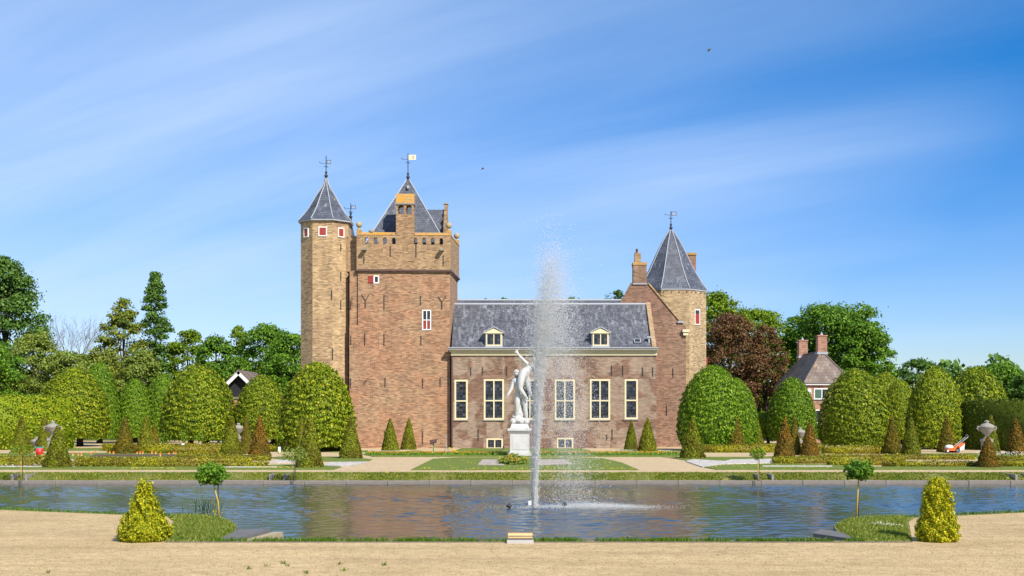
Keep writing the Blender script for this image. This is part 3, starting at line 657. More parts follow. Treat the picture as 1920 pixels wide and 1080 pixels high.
for k, (a, b, y, lb) in enumerate(hedges): hedge(a, b, y, lb, seed=100+k, H=(.25 if y > 852 else .42) + .03*math.sin(k*2.2), Wd=(.5 if y > 852 else .6), kx=.012*math.sin(k*3))
# tall hedges
o = link('tall_hedge', hedge_mesh(9.5, 1.6, 3.35, 130, .14, M['lime_leaf'], 201, .08), None, (-32.6, 77.3, 0)); o.rotation_euler.z = R(38); tag(o, 'tall sunlit hornbeam hedge behind the green yew cone and red tub', 'hedge')
o = link('tall_hedge', hedge_mesh(9, 1.8, 3.05, 130, .13, M['yew_hedge'], 202, .07), None, (31.3, 75.2, 0)); o.rotation_euler.z = R(-58); tag(o, 'tall dark clipped hedge behind the grey urn with handles', 'hedge')

# flowers
def flowers(name, P, s, mat, label, cat='flowers'):
    V, T = octs(P, s, .7); return tag(link(name, npmesh(name, V, T, M[mat])), label, cat, None, 'stuff')
def strip_pts(px0, px1, py0, py1, n, z0, z1):
    Y0 = G(0, py1)[1]; Y1 = G(0, py0)[1]; Y = rng.uniform(Y0, Y1, n); px = rng.uniform(px0, px1, n)
    return np.column_stack([(px-960)*Y/F, Y, rng.uniform(z0, z1, n)])
P1 = np.vstack([strip_pts(690,950,852.3,854.6,420,.12,.22), strip_pts(990,1270,852.3,854.6,380,.12,.22)])
flowers('marigold_border', P1, rng.uniform(.03,.06,len(P1)), 'marigold', 'orange marigolds in a long border before the statue')
P2 = np.vstack([strip_pts(685,1275,851.8,855,5500,.03,.18)])
V, Q = leafcloud(P2, np.tile((0,-.4,.8), (len(P2),1)), .09, rng, .8); tag(link('border_foliage', npmesh('border_foliage', V, Q, M['tree_green'])), 'green foliage of the marigold border', 'foliage', None, 'stuff')
cx, cy = G(962, 870); a = rng.uniform(0, 6.28, 420); rr = np.sqrt(rng.uniform(0,1,420)); P3 = np.column_stack([cx+rr*.62*np.cos(a), cy+rr*1.6*np.sin(a), .14+.25*(1-rr)+rng.uniform(0,.1,420)])
flowers('marigold_clump', P3[:190], rng.uniform(.035,.07,190), 'marigold', 'dense clump of orange marigolds below the statue')
P4 = np.repeat(P3, 5, 0) - [0,0,.06] + rng.normal(0,.06,(2100,3)); V, Q = leafcloud(P4, np.tile((0,-.4,.8), (2100,1)), .10, rng, .8); tag(link('clump_foliage', npmesh('clump_foliage', V, Q, M['tree_olive'])), 'grey-green foliage of the marigold clump', 'foliage', None, 'stuff')
P5 = np.vstack([strip_pts(780,1190,879,881,90,.03,.06), strip_pts(420,560,876.5,878.5,60,.03,.06), strip_pts(230,330,879,880,50,.03,.06), strip_pts(1330,1560,873,880,60,.03,.06), strip_pts(830,1150,862,878,50,.03,.05)])
flowers('dandelions', P5, rng.uniform(.025,.045,len(P5)), 'yellow_flower', 'small yellow dandelions dotted over the lawns')
xk = rng.uniform(-19,19,150); yk = rng.uniform(44.8,46,150); flowers('buttercups', np.column_stack([xk, yk, np.interp(yk,[p[0] for p in pr],[p[1] for p in pr])+.12]), rng.uniform(.018,.035,150), 'yellow_flower', 'yellow buttercups in the bank grass')
P6 = np.vstack([strip_pts(85,140,874.5,876.5,160,.04,.16), strip_pts(0,90,874,876,120,.03,.12), strip_pts(1830,1925,863,870,200,.38,.46)])
flowers('white_flowers', P6, rng.uniform(.02,.035,len(P6)), 'white_flower', 'small white flowers along box hedges')
q = np.column_stack([rng.normal(7.15,.13,70), rng.normal(23.6,.18,70), np.full(70,.11)]); flowers('daisy_patch', q, rng.uniform(.012,.02,70), 'white_flower', 'patch of white daisies on the mound by the slimmer golden cone')
q = np.column_stack([rng.normal(-6.3,.3,26), rng.normal(25.0,.8,26), np.full(26,.16)]); flowers('yellow_daisies', q, rng.uniform(.014,.022,26), 'yellow_flower', 'yellow flowers on the mound beside the wider golden cone')

# ---------------------------------------------------------------- castle
castle = empty('castle', (0, 81, 0), 'brick castle with square tower, pointed slate turrets and slate-roofed hall', 'castle')
def C(mb, name, mat, parent=castle, smooth=False): return mb.build(name, M[mat] if isinstance(mat, str) else mat, parent, smooth)
Yf = 81.0
def X(px, Y=Yf): return (px-960)*Y/F
def Z(py, Y=Yf): return CZ-(py-YH)*Y/F
def wall_holes(mb, x0, x1, z0, z1, y, holes, depth=.25, yf=None):
    """front wall facing -Y at plane y with rectangular openings and their reveals"""
    yf = yf or (lambda x: y)
    xs = sorted({x0, x1, *[h[0] for h in holes], *[h[1] for h in holes]}); zs = sorted({z0, z1, *[h[2] for h in holes], *[h[3] for h in holes]})
    for i in range(len(xs)-1):
        for j in range(len(zs)-1):
            mx, mz = (xs[i]+xs[i+1])/2, (zs[j]+zs[j+1])/2
            if any(h[0] < mx < h[1] and h[2] < mz < h[3] for h in holes): continue
            a, b = xs[i], xs[i+1]; mb.add([(a,yf(a),zs[j]),(b,yf(b),zs[j]),(b,yf(b),zs[j+1]),(a,yf(a),zs[j+1])], [(0,1,2,3)])
    for a, b, c, d in holes:
        for p in (((a,c),(b,c)),((b,c),(b,d)),((b,d),(a,d)),((a,d),(a,c))):
            (u, v), (s, t) = p; mb.add([(u,yf(u),v),(s,yf(s),t),(s,yf(s)+depth,t),(u,yf(u)+depth,v)], [(0,1,2,3)])
    return mb
def panes(parent, x0, x1, z0, z1, y, nx, nz, bars=True, mat='glass', seed=0):
    """one glazed light: small panes, each a little out of true, and the bars between them"""
    rg = random.Random(seed); mb = MB(); dx, dz = (x1-x0)/nx, (z1-z0)/nz
    for i in range(nx):
        for j in range(nz):
            a, b, c, d = x0+i*dx, x0+(i+1)*dx, z0+j*dz, z0+(j+1)*dz; q0, q1, q2 = rg.uniform(-.005,.005), rg.uniform(-.012,.012), rg.uniform(-.012,.012); t = [q0-q1-q2, q0+q1-q2, q0+q1+q2, q0-q1+q2]
            mb.add([(a,y+t[0],c),(b,y+t[1],c),(b,y+t[2],d),(a,y+t[3],d)], [(0,1,2,3)])
    C(mb, 'pane', mat, parent)
    if bars:
        mb = MB()
        for i in range(1, nx): mb.box(x0+i*dx-.011, x0+i*dx+.011, y-.03, y-.012, z0, z1)
        for j in range(1, nz): mb.box(x0, x1, y-.026, y-.008, z0+j*dz-.011, z0+j*dz+.011)
        C(mb, 'glazing_bars', bars if isinstance(bars, str) else 'iron', parent)
def frame(mb, x0, x1, z0, z1, y, w, cols, rows, d=.14, split=.5, rail=None):
    rail = rail or w*.75
    mb.box(x0, x0+w, y, y+d, z0, z1).box(x1-w, x1, y, y+d, z0, z1).box(x0+w, x1-w, y+.002, y+d, z1-w, z1).box(x0+w, x1-w, y+.002, y+d, z0, z0+w)
    if cols == 2: mb.box((x0+x1)/2-rail/2, (x0+x1)/2+rail/2, y+.004, y+d, z0+w, z1-w)
    if rows == 2:
        zz = z0 + (z1-z0)*split; mb.box(x0+w, x1-w, y+.008, y+d, zz-rail/2, zz+rail/2)
    return mb
def lights(x0, x1, z0, z1, w, cols, rows, split=.5, rail=None):
    rail = rail or w*.75; xs = [(x0+w, x1-w)] if cols == 1 else [(x0+w, (x0+x1)/2-rail/2), ((x0+x1)/2+rail/2, x1-w)]
    zz = z0+(z1-z0)*split; zs = [(z0+w, z1-w)] if rows == 1 else [(z0+w, zz-rail/2), (zz+rail/2, z1-w)]
    return [(a, b, c, d) for a, b in xs for c, d in zs]
def window(px0, px1, py0, py1, Y, cols, rows, nx, nz, w=.1, mat='cream', split=.48, parent=castle, proud=-.03, sill=True):
    x0, x1, z0, z1 = X(px0,Y), X(px1,Y), Z(py1,Y), Z(py0,Y)
    o = C(frame(MB(), x0, x1, z0, z1, Y+proud, w, cols, rows, split=split), 'window', mat, parent)
    for k, (a, b, c, d) in enumerate(lights(x0, x1, z0, z1, w, cols, rows, split)): panes(o, a, b, c, d, Y+proud+.08, nx, nz, seed=int(px0)*7+k)
    if sill: C(MB().box(x0-.04, x1+.04, Y+proud-.05, Y+.02, z0-.07, z0-.002), 'sill', 'stone', o)
    return o, (x0, x1, z0, z1)
def shutter_pair(parent, x0, x1, z0, z1, y, n=2):
    w = (x1-x0)/n
    for i in range(n):
        a, b = x0+i*w+.012, x0+(i+1)*w-.012
        mb = MB(); k = 3
        for j in range(k): mb.box(a+(b-a)*j/k+.004, a+(b-a)*(j+1)/k-.004, y-.03, y, z0+.012, z1-.012)
        mb.box(a, b, y-.045, y-.031, z0+.06, z0+.12).box(a, b, y-.045, y-.031, z1-.12, z1-.06)
        C(mb, 'shutter', 'red', parent)
def anchors(parent, lst, Y, yfun=None):
    for px, p0, p1 in lst:
        x = X(px, Y); yy = yfun(x) if yfun else Y
        C(MB().box(x-.022, x+.022, yy-.06, yy-.002, Z(p1,Y), Z(p0,Y)), 'wall_anchor', 'iron', parent)

# square tower (its front runs back slightly towards the hall)
xl, xr = X(655), X(843); dYr = .40
def tf(x): return Yf + (x - xl)/(xr - xl)*dYr
back = 86.4; spl = .28
zst, zpar, zstep = Z(507), Z(437), Z(609)
mb = MB()
hw = [(X(700.5), X(711), Z(531.5), Z(516.5)), (X(791.5), X(808.5), Z(619), Z(581))]
wall_holes(mb, xl, xr, -.2, zstep, 0, [h for h in hw if h[3] < zstep], yf=tf)
wall_holes(mb, X(671), xr, zstep, zst, 0, [hw[0], (hw[1][0],hw[1][1],hw[1][2],hw[1][3])] , yf=tf)
mb.v, mb.f = [], []
wall_holes(mb, X(671), xr, -.2, zst, 0, hw, yf=tf)
wall_holes(mb, xl, X(671), -.2, zstep, 0, [], yf=tf)
mb.add([(xl,tf(xl),zstep),(X(671),tf(X(671)),zstep),(X(671),tf(X(671))+.14,zstep),(xl,tf(xl)+.14,zstep)], [(0,1,2,3)])
mb.add([(X(671),tf(X(671)),zstep),(X(671),tf(X(671)),zst),(X(671),tf(X(671))+.14,zst),(X(671),tf(X(671))+.14,zstep)], [(0,1,2,3)])
mb.add([(xl,tf(xl)+.14,zstep),(X(671),tf(X(671))+.14,zstep),(X(671),tf(X(671))+.14,zst),(xl,tf(xl)+.14,zst)], [(0,1,2,3)])
mb.add([(xr,tf(xr),-.2),(xr+spl,back,-.2),(xr+spl,back,zst),(xr,tf(xr),zst)], [(0,1,2,3)])
mb.add([(xr+spl,back,-.2),(xl,back,-.2),(xl,back,zst),(xr+spl,back,zst)], [(0,1,2,3)])
mb.add([(xl,back,-.2),(xl,tf(xl)+.14,-.2),(xl,tf(xl)+.14,zst),(xl,back,zst)], [(0,1,2,3)])
mb.add([(xl,tf(xl)+.14,zst),(xr,tf(xr),zst),(xr+spl,back,zst),(xl,back,zst)], [(0,1,2,3)])
tower = C(mb, 'tower_wall', 'brick_tower')
C(MB().box(X(646), X(668.6), 81.6, 84.5, zst+.001, Z(440)), 'link_wall', 'brick_parapet')
# string course and corbelled top storey with arched openings
pj = .12
fpS = [(X(668),tf(X(668))-pj-.05),(X(845.5),tf(xr)-pj-.05),(xr+spl+pj+.06,back+.1),(X(668),back+.1)]
C(MB().prism(fpS, zst-.05, zst+.07), 'string_course', 'brown_iron')
fpS2 = [(X(669.5),tf(X(669))-pj/2),(X(844),tf(xr)-pj/2),(xr+spl+pj*.6,back+.05),(X(669.5),back+.05)]
C(MB().prism(fpS2, zst-.16, zst-.05), 'string_course', 'brick_tower')
px0, px1 = X(669), X(844.5)
def pf(x): return tf(x) - pj
def arch_wall(mb, a0, a1, z0, z1, yf, arches, th, seg=6):
    """wall strip with round-headed openings right through it; arches: (xc, half width, z sill, z spring)"""
    prev = a0
    def quad(p, q, za, zb, zc, zd):
        for off, fl in ((0, 0), (th, 1)):
            vs = [(p,yf(p)+off,za),(q,yf(q)+off,zb),(q,yf(q)+off,zc),(p,yf(p)+off,zd)]; mb.add(vs[::-1] if fl else vs, [(0,1,2,3)])
    for xc, hw_, zs_, zp in arches:
        l, r = xc-hw_, xc+hw_
        quad(prev, l, z0, z0, z1, z1); quad(l, r, z0, z0, zs_, zs_)
        ar = [(l, zs_)] + [(xc-hw_*math.cos(math.pi*k/seg), zp+hw_*math.sin(math.pi*k/seg)) for k in range(seg+1)] + [(r, zs_)]
        for k in range(1, len(ar)-2): quad(ar[k][0], ar[k+1][0], ar[k][1], ar[k+1][1], z1, z1)
        for k in range(len(ar)):
            u, v = ar[k], ar[(k+1) % len(ar)]
            mb.add([(u[0],yf(u[0]),u[1]),(v[0],yf(v[0]),v[1]),(v[0],yf(v[0])+th,v[1]),(u[0],yf(u[0])+th,u[1])], [(0,1,2,3)])
        prev = r
    quad(prev, a1, z0, z0, z1, z1)
    mb.add([(a0,yf(a0),z0),(a0,yf(a0)+th,z0),(a0,yf(a0)+th,z1),(a0,yf(a0),z1)], [(0,1,2,3)])
    mb.add([(a1,yf(a1),z0),(a1,yf(a1),z1),(a1,yf(a1)+th,z1),(a1,yf(a1)+th,z0)], [(0,1,2,3)])
    return mb
ac = [(X(687.5), .115), (X(704.5), .125), (X(721.5), .125), (X(738.2), .12), (X(778.8), .12), (X(795), .125), (X(811), .125), (X(827), .115)]
arches = [(x, h, Z(457.5), Z(448.5)) for x, h in ac]
C(arch_wall(MB(), px0, px1, zst+.07, zpar-.12, pf, arches, .35), 'parapet_wall', 'brick_parapet')
mb = MB(); fb = back+.1
mb.add([(px1-.35,pf(px1)+.352,zst+.07),(px1,pf(px1)+.352,zst+.07),(xr+spl+pj,fb,zst+.07),(xr+spl+pj-.35,fb,zst+.07),
        (px1-.35,pf(px1)+.352,zpar-.12),(px1,pf(px1)+.352,zpar-.12),(xr+spl+pj,fb,zpar-.12),(xr+spl+pj-.35,fb,zpar-.12)], [(0,3,2,1),(4,5,6,7),(0,1,5,4),(1,2,6,5),(2,3,7,6),(3,0,4,7)])
mb.box(px0, px0+.35, pf(px0)+.355, fb-.36, zst+.07, zpar-.12).box(px0, xr+spl+pj-.355, fb-.35, fb, zst+.07, zpar-.12)
C(mb, 'parapet_wall', 'brick_parapet')
# lichen-yellow coping (front in two runs either side of the chimney)
for a, b in ((px0-.02, X(741)), (X(777), px1+.02)):
    C(MB().add([(a,pf(a)-.03,zpar-.118),(b,pf(b)-.03,zpar-.118),(b,pf(b)+.38,zpar-.118),(a,pf(a)+.38,zpar-.118),(a,pf(a)+.04,zpar+.06),(b,pf(b)+.04,zpar+.06),(b,pf(b)+.32,zpar+.06),(a,pf(a)+.32,zpar+.06)], [(0,3,2,1),(4,5,6,7),(0,1,5,4),(1,2,6,5),(2,3,7,6),(3,0,4,7)]), 'coping', 'brick_lichen')
a0, a1 = (px1+.03, pf(px1)+.39), (xr+spl+pj+.03, fb)
C(MB().add([(a0[0]-.4,a0[1],zpar-.118),(a0[0],a0[1],zpar-.118),(a1[0],a1[1],zpar-.118),(a1[0]-.4,a1[1],zpar-.118),(a0[0]-.34,a0[1],zpar+.05),(a0[0]-.06,a0[1],zpar+.05),(a1[0]-.06,a1[1],zpar+.05),(a1[0]-.34,a1[1],zpar+.05)], [(0,3,2,1),(4,5,6,7),(0,1,5,4),(1,2,6,5),(2,3,7,6),(3,0,4,7)]), 'coping', 'brick_lichen')
# tower windows
wn, (a,b,c,d) = window(700.5,711,516.5,531.5,tf(X(705)),1,1,2,4,w=.08,mat='white',sill=False)
shutter_pair(wn, X(689.5), X(700), c+.01, d-.01, tf(X(694))-.01, 1)
wn, (a,b,c,d) = window(791.5,808.5,581,619,tf(X(800)),2,2,2,5,w=.07,mat='white',split=.5,sill=False)
shutter_pair(wn, a+.07, b-.07, c+.07, (c+d)/2-.03, tf(X(800))+.045, 2)
anchors(tower, [(660,558,575),(720,554,580),(788,554,572),(658,629,646),(684,625,647),(720,625,647),(789,629,646),(657.5,709,726),(722,708,725),(792,709,727),(825,707,723),(792,808,832),(721,808,816)], Yf, tf)
for px, p0, p1 in ((685,552,577),(828,555,578)):
    x = X(px); y = tf(x)-.04; zb, zt = Z(p1), Z(p0); zm = zb + (zt-zb)*.55
    C(MB().tube([(x,y,zb),(x,y,zm)], .03).tube([(x,y,zm),(x-.25,y,zt)], .025).tube([(x,y,zm),(x+.25,y,zt)], .025), 'wall_anchor', 'iron', tower)
for px, p0, p1 in ((732,461,481),(780,457,481),(683,480,494),(831,477,497)):
    x = X(px); C(MB().box(x-.022, x+.022, pf(x)-.06, pf(x)-.002, Z(p1), Z(p0)), 'wall_anchor', 'iron')
for px in (684.5, 828.5):
    x = X(px); y = pf(x); z = Z(467.5)
    mb = MB(); mb.box(x-.12,x+.12,y-.5,y-.003,z-.10,z-.04).box(x-.12,x-.06,y-.5,y-.003,z-.04,z+.07).box(x+.06,x+.12,y-.5,y-.003,z-.04,z+.07)
    C(mb, 'water_spout', 'stone')
# ball finials
for px, yy, ztop, pedz in ((673, pf(px0)+.18, Z(415), zpar), (841, pf(px1)+.18, Z(415), zpar), (0, fb-.2, Z(437,back), zpar)):
    x = X(px) if px else xr+spl-.05
    r = .21; zc = ztop - r
    C(MB().box(x-.17,x+.17,yy-.17,yy+.17,pedz-.1,zc-r-.14), 'finial_post', 'brick_lichen')
    prof = [(.15,-r-.14),(.15,-r-.1),(.07,-r-.06),(.07,-r+.01)] + [(r*math.cos(t), r*math.sin(t)) for t in np.linspace(-1.2, 1.5, 9)]
    C(MB().lathe(prof, (x,yy,zc), 14), 'ball_finial', 'ballstone', smooth=True)
C(MB().lathe([(.2,0),(.2,.1),(.12,.2),(.02,.24)], (X(696), pf(X(696))+.18, zpar+.05), 12), 'ball_finial', 'stone', smooth=True)
# tower chimney with twin openings and lichened cap
cx0, cx1 = X(742.3), X(775.7); cy = pf(X(759)) - .012; cd = .95
chim = C(MB().box(cx0,cx1,cy,cy+cd,zst+.6,Z(401)), 'chimney', 'brick_parapet')
za, zb = Z(401), Z(383); xm = (cx0+cx1)/2
for a, b in ((cx0+.01,cx0+.13),(xm-.075,xm+.075),(cx1-.13,cx1-.01)): C(MB().box(a,b,cy+.01,cy+cd-.01,za,zb), 'pier', 'brick_parapet', chim)
for a, b in ((cx0+.13,xm-.075),(xm+.075,cx1-.13)):
    seg = 6; xc = (a+b)/2; hw_ = (b-a)/2; mb = MB(); zc = zb-hw_-.02
    for k in range(seg):
        t0, t1 = math.pi*k/seg, math.pi*(k+1)/seg; u0, u1 = xc-hw_*math.cos(t0), xc-hw_*math.cos(t1); v0, v1 = zc+hw_*math.sin(t0), zc+hw_*math.sin(t1)
        mb.add([(u0,cy+.02,v0),(u1,cy+.02,v1),(u1,cy+.02,zb),(u0,cy+.02,zb),(u0,cy+cd-.02,v0),(u1,cy+cd-.02,v1),(u1,cy+cd-.02,zb),(u0,cy+cd-.02,zb)], [(0,1,2,3),(7,6,5,4),(0,4,5,1),(3,2,6,7)])
    C(mb, 'arch', 'brick_parapet', chim)
C(MB().box(cx0-.05,cx1+.05,cy-.05,cy+cd+.05,zb,zb+.1), 'chimney_cap', 'stone', chim)
C(MB().prism([(cx0-.02,cy-.02),(cx1+.02,cy-.02),(cx1+.02,cy+cd+.02),(cx0-.02,cy+cd+.02)], zb+.1, Z(361.5), [(cx0-.01,cy+.25),(cx1+.01,cy+.25),(cx1+.01,cy+cd-.25),(cx0-.01,cy+cd-.25)]), 'chimney_cap', 'brick_lichen', chim)
# spire behind the parapet
def hips(parent, corners, apexfn, rad=.05):
    for c in corners: C(MB().tube(apexfn(c), rad, 5), 'hip_lead', 'lead', parent)
Ys = 84.0; sx, sz = X(765,Ys), Z(338,Ys); zb = Z(470,Ys); hx, hy = X(765+77,Ys)-sx, 2.1
fp = [(sx-hx,Ys-hy),(sx+hx,Ys-hy),(sx+hx,Ys+hy),(sx-hx,Ys+hy)]; tip = [(sx-.1,Ys-.08),(sx+.1,Ys-.08),(sx+.1,Ys+.08),(sx-.1,Ys+.08)]
sp = C(MB().prism(fp, zb, sz, tip), 'spire_roof', 'slate')
hips(sp, list(zip(fp, tip)), lambda c: [(c[0][0],c[0][1],zb),(c[1][0],c[1][1],sz)], .045)
C(MB().box(X(764,Ys-.1),X(768,Ys-.1),Ys-.55,Ys-.2,Z(356,Ys),Z(350,Ys)), 'roof_hatch', 'lead', sp)
# side roof and stepped gable
ry = 84.3; rz = Z(393,ry); ez = zpar-.9; ra, rb = X(786,ry), X(833,ry)
C(MB().add([(ra,ry-1.5,ez),(rb,ry-1.5,ez),(rb,ry,rz),(ra,ry,rz),(ra,ry+1.5,ez),(rb,ry+1.5,ez)], [(0,1,2,3),(3,2,5,4),(0,3,4),(1,5,2),(0,4,5,1)]), 'side_roof', 'slate')
mb = MB(); ga, gb = X(833,ry)+.004, X(839.5,ry)
for k, (w_, zt) in enumerate(((1.7, zpar+.05),(1.25, Z(424,ry)),(.85, Z(410,ry)),(.45, Z(397,ry)),(.2, Z(384,ry)))):
    z0 = ez if k == 0 else zl; mb.box(ga, gb, ry-w_, ry+w_, z0, zt); zl = zt
C(mb, 'stepped_gable', 'brick_parapet')
C(MB().box(ga-.04,gb+.04,ry-.26,ry+.26,Z(384,ry),Z(384,ry)+.06), 'gable_cap', 'brick_lichen')
C(MB().box(X(791.5,86),X(794,86),86,86.3,zpar,Z(382,86)), 'chimney', 'brick_lichen')

def octagon(cx, cy, r, rot=R(22.5)): return [(cx+r*math.cos(rot+k*math.pi/4), cy+r*math.sin(rot+k*math.pi/4)) for k in range(8)]
def oct_roof(cx, cy, prof, name, mat, n=8):
    """flared octagonal roof; prof = (radius, z) from the eave up, one slate field for each side"""
    for k in range(8):
        a, b = R(22.5)+k*math.pi/4, R(22.5)+(k+1)*math.pi/4; mb = MB(); vs = []; fs = []
        for r, z in prof: vs += [(cx+r*math.cos(a),cy+r*math.sin(a),z),(cx+r*math.cos(b),cy+r*math.sin(b),z)]
        for i in range(len(prof)-1): fs.append((2*i,2*i+1,2*i+3,2*i+2))
        mb.add(vs, fs); o = C(mb, name, mat[k] if isinstance(mat, dict) and k in mat else (mat['d'] if isinstance(mat, dict) else mat))
        C(MB().tube([(cx+(r+.01)*math.cos(a),cy+(r+.01)*math.sin(a),z+.015) for r, z in prof], .035, 5), 'hip_lead', 'lead', o)
    r0, z0 = prof[0]
    C(MB().prism(octagon(cx,cy,r0-.02), z0-.10, z0-.005), 'eave', 'lead')
def finial(x, y, z0, ztop, flag, flagz, dirx, fmat='iron', label=None, wid=.28, hgt=.25, emblem=True):
    v = C(MB().lathe([(.10,0),(.10,.08),(.06,.12),(.13,.2),(.13,.26),(.05,.32),(.07,.42),(.09,.47),(.03,.56),(.028,ztop-z0-.02),(.005,ztop-z0)], (x,y,z0), 8), 'weather_vane', 'iron', smooth=False)
    fx = x + .045
    if emblem:
        mb = MB(); t = .028
        mb.box(fx,fx+wid,y-.012,y+.012,flagz,flagz+t).box(fx,fx+wid,y-.012,y+.012,flagz+hgt-t,flagz+hgt).box(fx,fx+t,y-.012,y+.012,flagz+t,flagz+hgt-t).box(fx+wid-t,fx+wid,y-.012,y+.012,flagz+t,flagz+hgt-t)
        C(mb, 'flag_frame', 'iron', v)
        u = lambda a, b: (fx+wid*a, flagz+hgt*b)
        pts = [u(.15,.62),(u(.3,.72)),u(.45,.62),u(.7,.42),u(.85,.22),u(.6,.3),u(.5,.12),u(.42,.4),u(.25,.5)]
        n_ = len(pts); mb = MB().add([(a,y-.008,b) for a,b in pts]+[(a,y+.008,b) for a,b in pts], [tuple(range(n_)), tuple(range(n_,2*n_))[::-1]]+[(i,(i+1)%n_,n_+(i+1)%n_,n_+i) for i in range(n_)])
        C(mb, 'emblem', 'gilt', v)
    else:
        C(MB().box(fx,fx+wid,y-.012,y+.012,flagz,flagz+hgt), 'flag', 'goldplate', v)
        mb = MB()   # cut-out strokes on the gilded flag
        for a,b,c,d in ((.50,.62,.22,.82),(.62,.74,.18,.82),(.08,.16,.2,.3),(.2,.4,.16,.24),(.12,.2,.45,.6)): mb.box(fx+wid*a,fx+wid*b,y-.018,y-.0125,flagz+hgt*c,flagz+hgt*d)
        C(mb, 'flag_figures', M['lead'], v)
    zz = flagz+.03
    C(MB().tube([(x-.02,y,zz),(x-.36,y,zz),(x-.42,y,zz+.05)], .014, 5).lathe([(.001,-.04),(.04,0),(.001,.04)], (x-.43,y,zz+.07), 6), 'pointer', 'iron', v)
    zc = flagz-.2; C(MB().tube([(x-.13,y-.13,zc+.03),(x+.13,y+.13,zc-.03)], .014, 5).tube([(x-.13,y+.13,zc),(x+.13,y-.13,zc)], .014, 5), 'cross_bar', 'iron', v)
    return v
# octagonal turret
Yt = 82.4; tx = X(611.5, Yt); tr_ = 1.72; ze = Z(416, Yt)
mb = MB().prism(octagon(tx,Yt,tr_), -.2, ze); turret = C(mb, 'turret_wall', 'brick_turret')
prf = [(49.3,417.5),(43,410),(36.5,402),(30,392),(24.5,382),(19,372),(13.5,362),(7,352),(3.2,342),(2.4,335)]
oct_roof(tx, Yt, [(r/.924*Yt/F, Z(y,Yt)) for r, y in prf], 'turret_roof', {'d':'slate', 6:'slate_lichen'})
finial(tx, Yt, Z(336,Yt), Z(292,Yt), True, Z(307,Yt), 1)
ap = tr_*math.cos(R(22.5))
def face_window(cx, cy, ap, ang, du, w, z0, z1, parent, mat='white', fw=.06, half=None):
    n = Vector((math.cos(ang), math.sin(ang), 0)); t = Vector((-n.y, n.x, 0)); o = Vector((cx, cy, 0)) + n*ap + t*du; u = Vector((0,0,1)); zc = (z0+z1)/2; h = (z1-z0)/2
    mb = MB(); 
    for s in (-1, 1): mb.obox(o + t*s*(w/2-fw/2) + u*zc + n*.01, t*fw/2, n*.05, u*h)
    for s in (-1, 1): mb.obox(o + u*(zc+s*(h-fw/2)) + n*.008, t*(w/2-fw), n*.05, u*fw/2)
    f = C(mb, 'window', mat, parent)
    zlo = z0+fw; zhi = z1-fw
    if half: 
        zm = zlo+(zhi-zlo)*half
        mb = MB().obox(o + u*(zm+zhi)/2 + n*.012, t*(w/2-fw), n*.01, u*(zhi-zm)/2); C(mb, 'pane', 'glass', f); zhi = zm
    for s in (-1, 1): C(MB().obox(o + t*s*(w/2-fw)/2 + u*(zlo+zhi)/2 + n*.02, t*((w/2-fw)/2-.004), n*.02, u*(zhi-zlo)/2), 'shutter', 'red', f)
for k, (ang, du, w_) in enumerate(((-90, .02, .56), (-135, -.02, .5), (-45, .02, .5))): face_window(tx, Yt, ap, R(ang), du, w_, Z(443.5,Yt-1.5), Z(425.5,Yt-1.5), castle)
for px, p0, p1 in ((622,544,562),(624,653,674)):
    x = X(px, Yt-ap); C(MB().box(x-.022,x+.022,Yt-ap-.06,Yt-ap-.002,Z(p1,Yt-ap),Z(p0,Yt-ap)), 'wall_anchor', 'iron', turret)
for p0, p1 in ((456,470),(509,526),(562,580)):
    n = Vector((math.cos(R(-45)), math.sin(R(-45)), 0)); o = Vector((tx,Yt,0)) + n*(ap+.03); t = Vector((-n.y,n.x,0))
    C(MB().obox(o + Vector((0,0,(Z(p0)+Z(p1))/2)), t*.022, n*.03, Vector((0,0,(Z(p0)-Z(p1))/2))), 'wall_anchor', 'iron', turret)
# small vane on the link roof between turret and tower
lx, ly = X(657.5,83.6), 83.6
C(MB().prism([(X(648,83.6),82.6),(X(668,83.6),82.6),(X(668,83.6),84.6),(X(648,83.6),84.6)], Z(470,83.6), Z(412,83.6), [(lx-.03,83.5),(lx+.03,83.5),(lx+.03,83.7),(lx-.03,83.7)]), 'link_roof', 'slate')
finial(lx, ly, Z(413,ly), Z(381,ly), True, Z(392,ly), 1, wid=.3, hgt=.24)
finial(sx, Ys, sz-.02, Z(287,Ys), True, Z(299.5,Ys), 1, wid=.5, hgt=.33, emblem=False)
# hall
Yh = 81.1; hl, hr = X(844,Yh), X(1231,Yh); zeave = Z(660,Yh)
HW = [(852,877,712,787,1,2,3,7),(907,945,711,787,2,2,3,6),(975,1012,711,787,2,2,3,6),(1040,1078,711.5,787,2,2,3,6),(1106,1144,711,787,2,2,3,6),(1171,1196,711,786,1,2,3,6)]
BW = [(912,943,822,842,2,1,3,4),(1044,1075,821,842,2,1,3,4)]
holes = [(X(a,Yh),X(b,Yh),Z(d,Yh),Z(c,Yh)) for a,b,c,d,*_ in HW+BW]
mb = wall_holes(MB(), hl+.12, hr, -.2, zeave, Yh, holes, .2)
mb.add([(hr,Yh,-.2),(hr,96,-.2),(hr,96,zeave),(hr,Yh,zeave)], [(0,1,2,3)])
hall = C(mb, 'hall_wall', 'brick_hall')
for a,b,c,d,cols,rows,nx,nz in HW: window(a,b,c,d,Yh,cols,rows,nx,nz,w=.115,split=.47)
for a,b,c,d,cols,rows,nx,nz in BW: window(a,b,c,d,Yh,cols,rows,nx,nz,w=.10,sill=False)
anchors(hall, [(883,688,704),(905,688,703),(950,687,704),(1147,685,704),(1168,685,704),(1205,688,704),(1224,688,705),(897,805,824),(1138,814,824),(1148,804,824)], Yh)
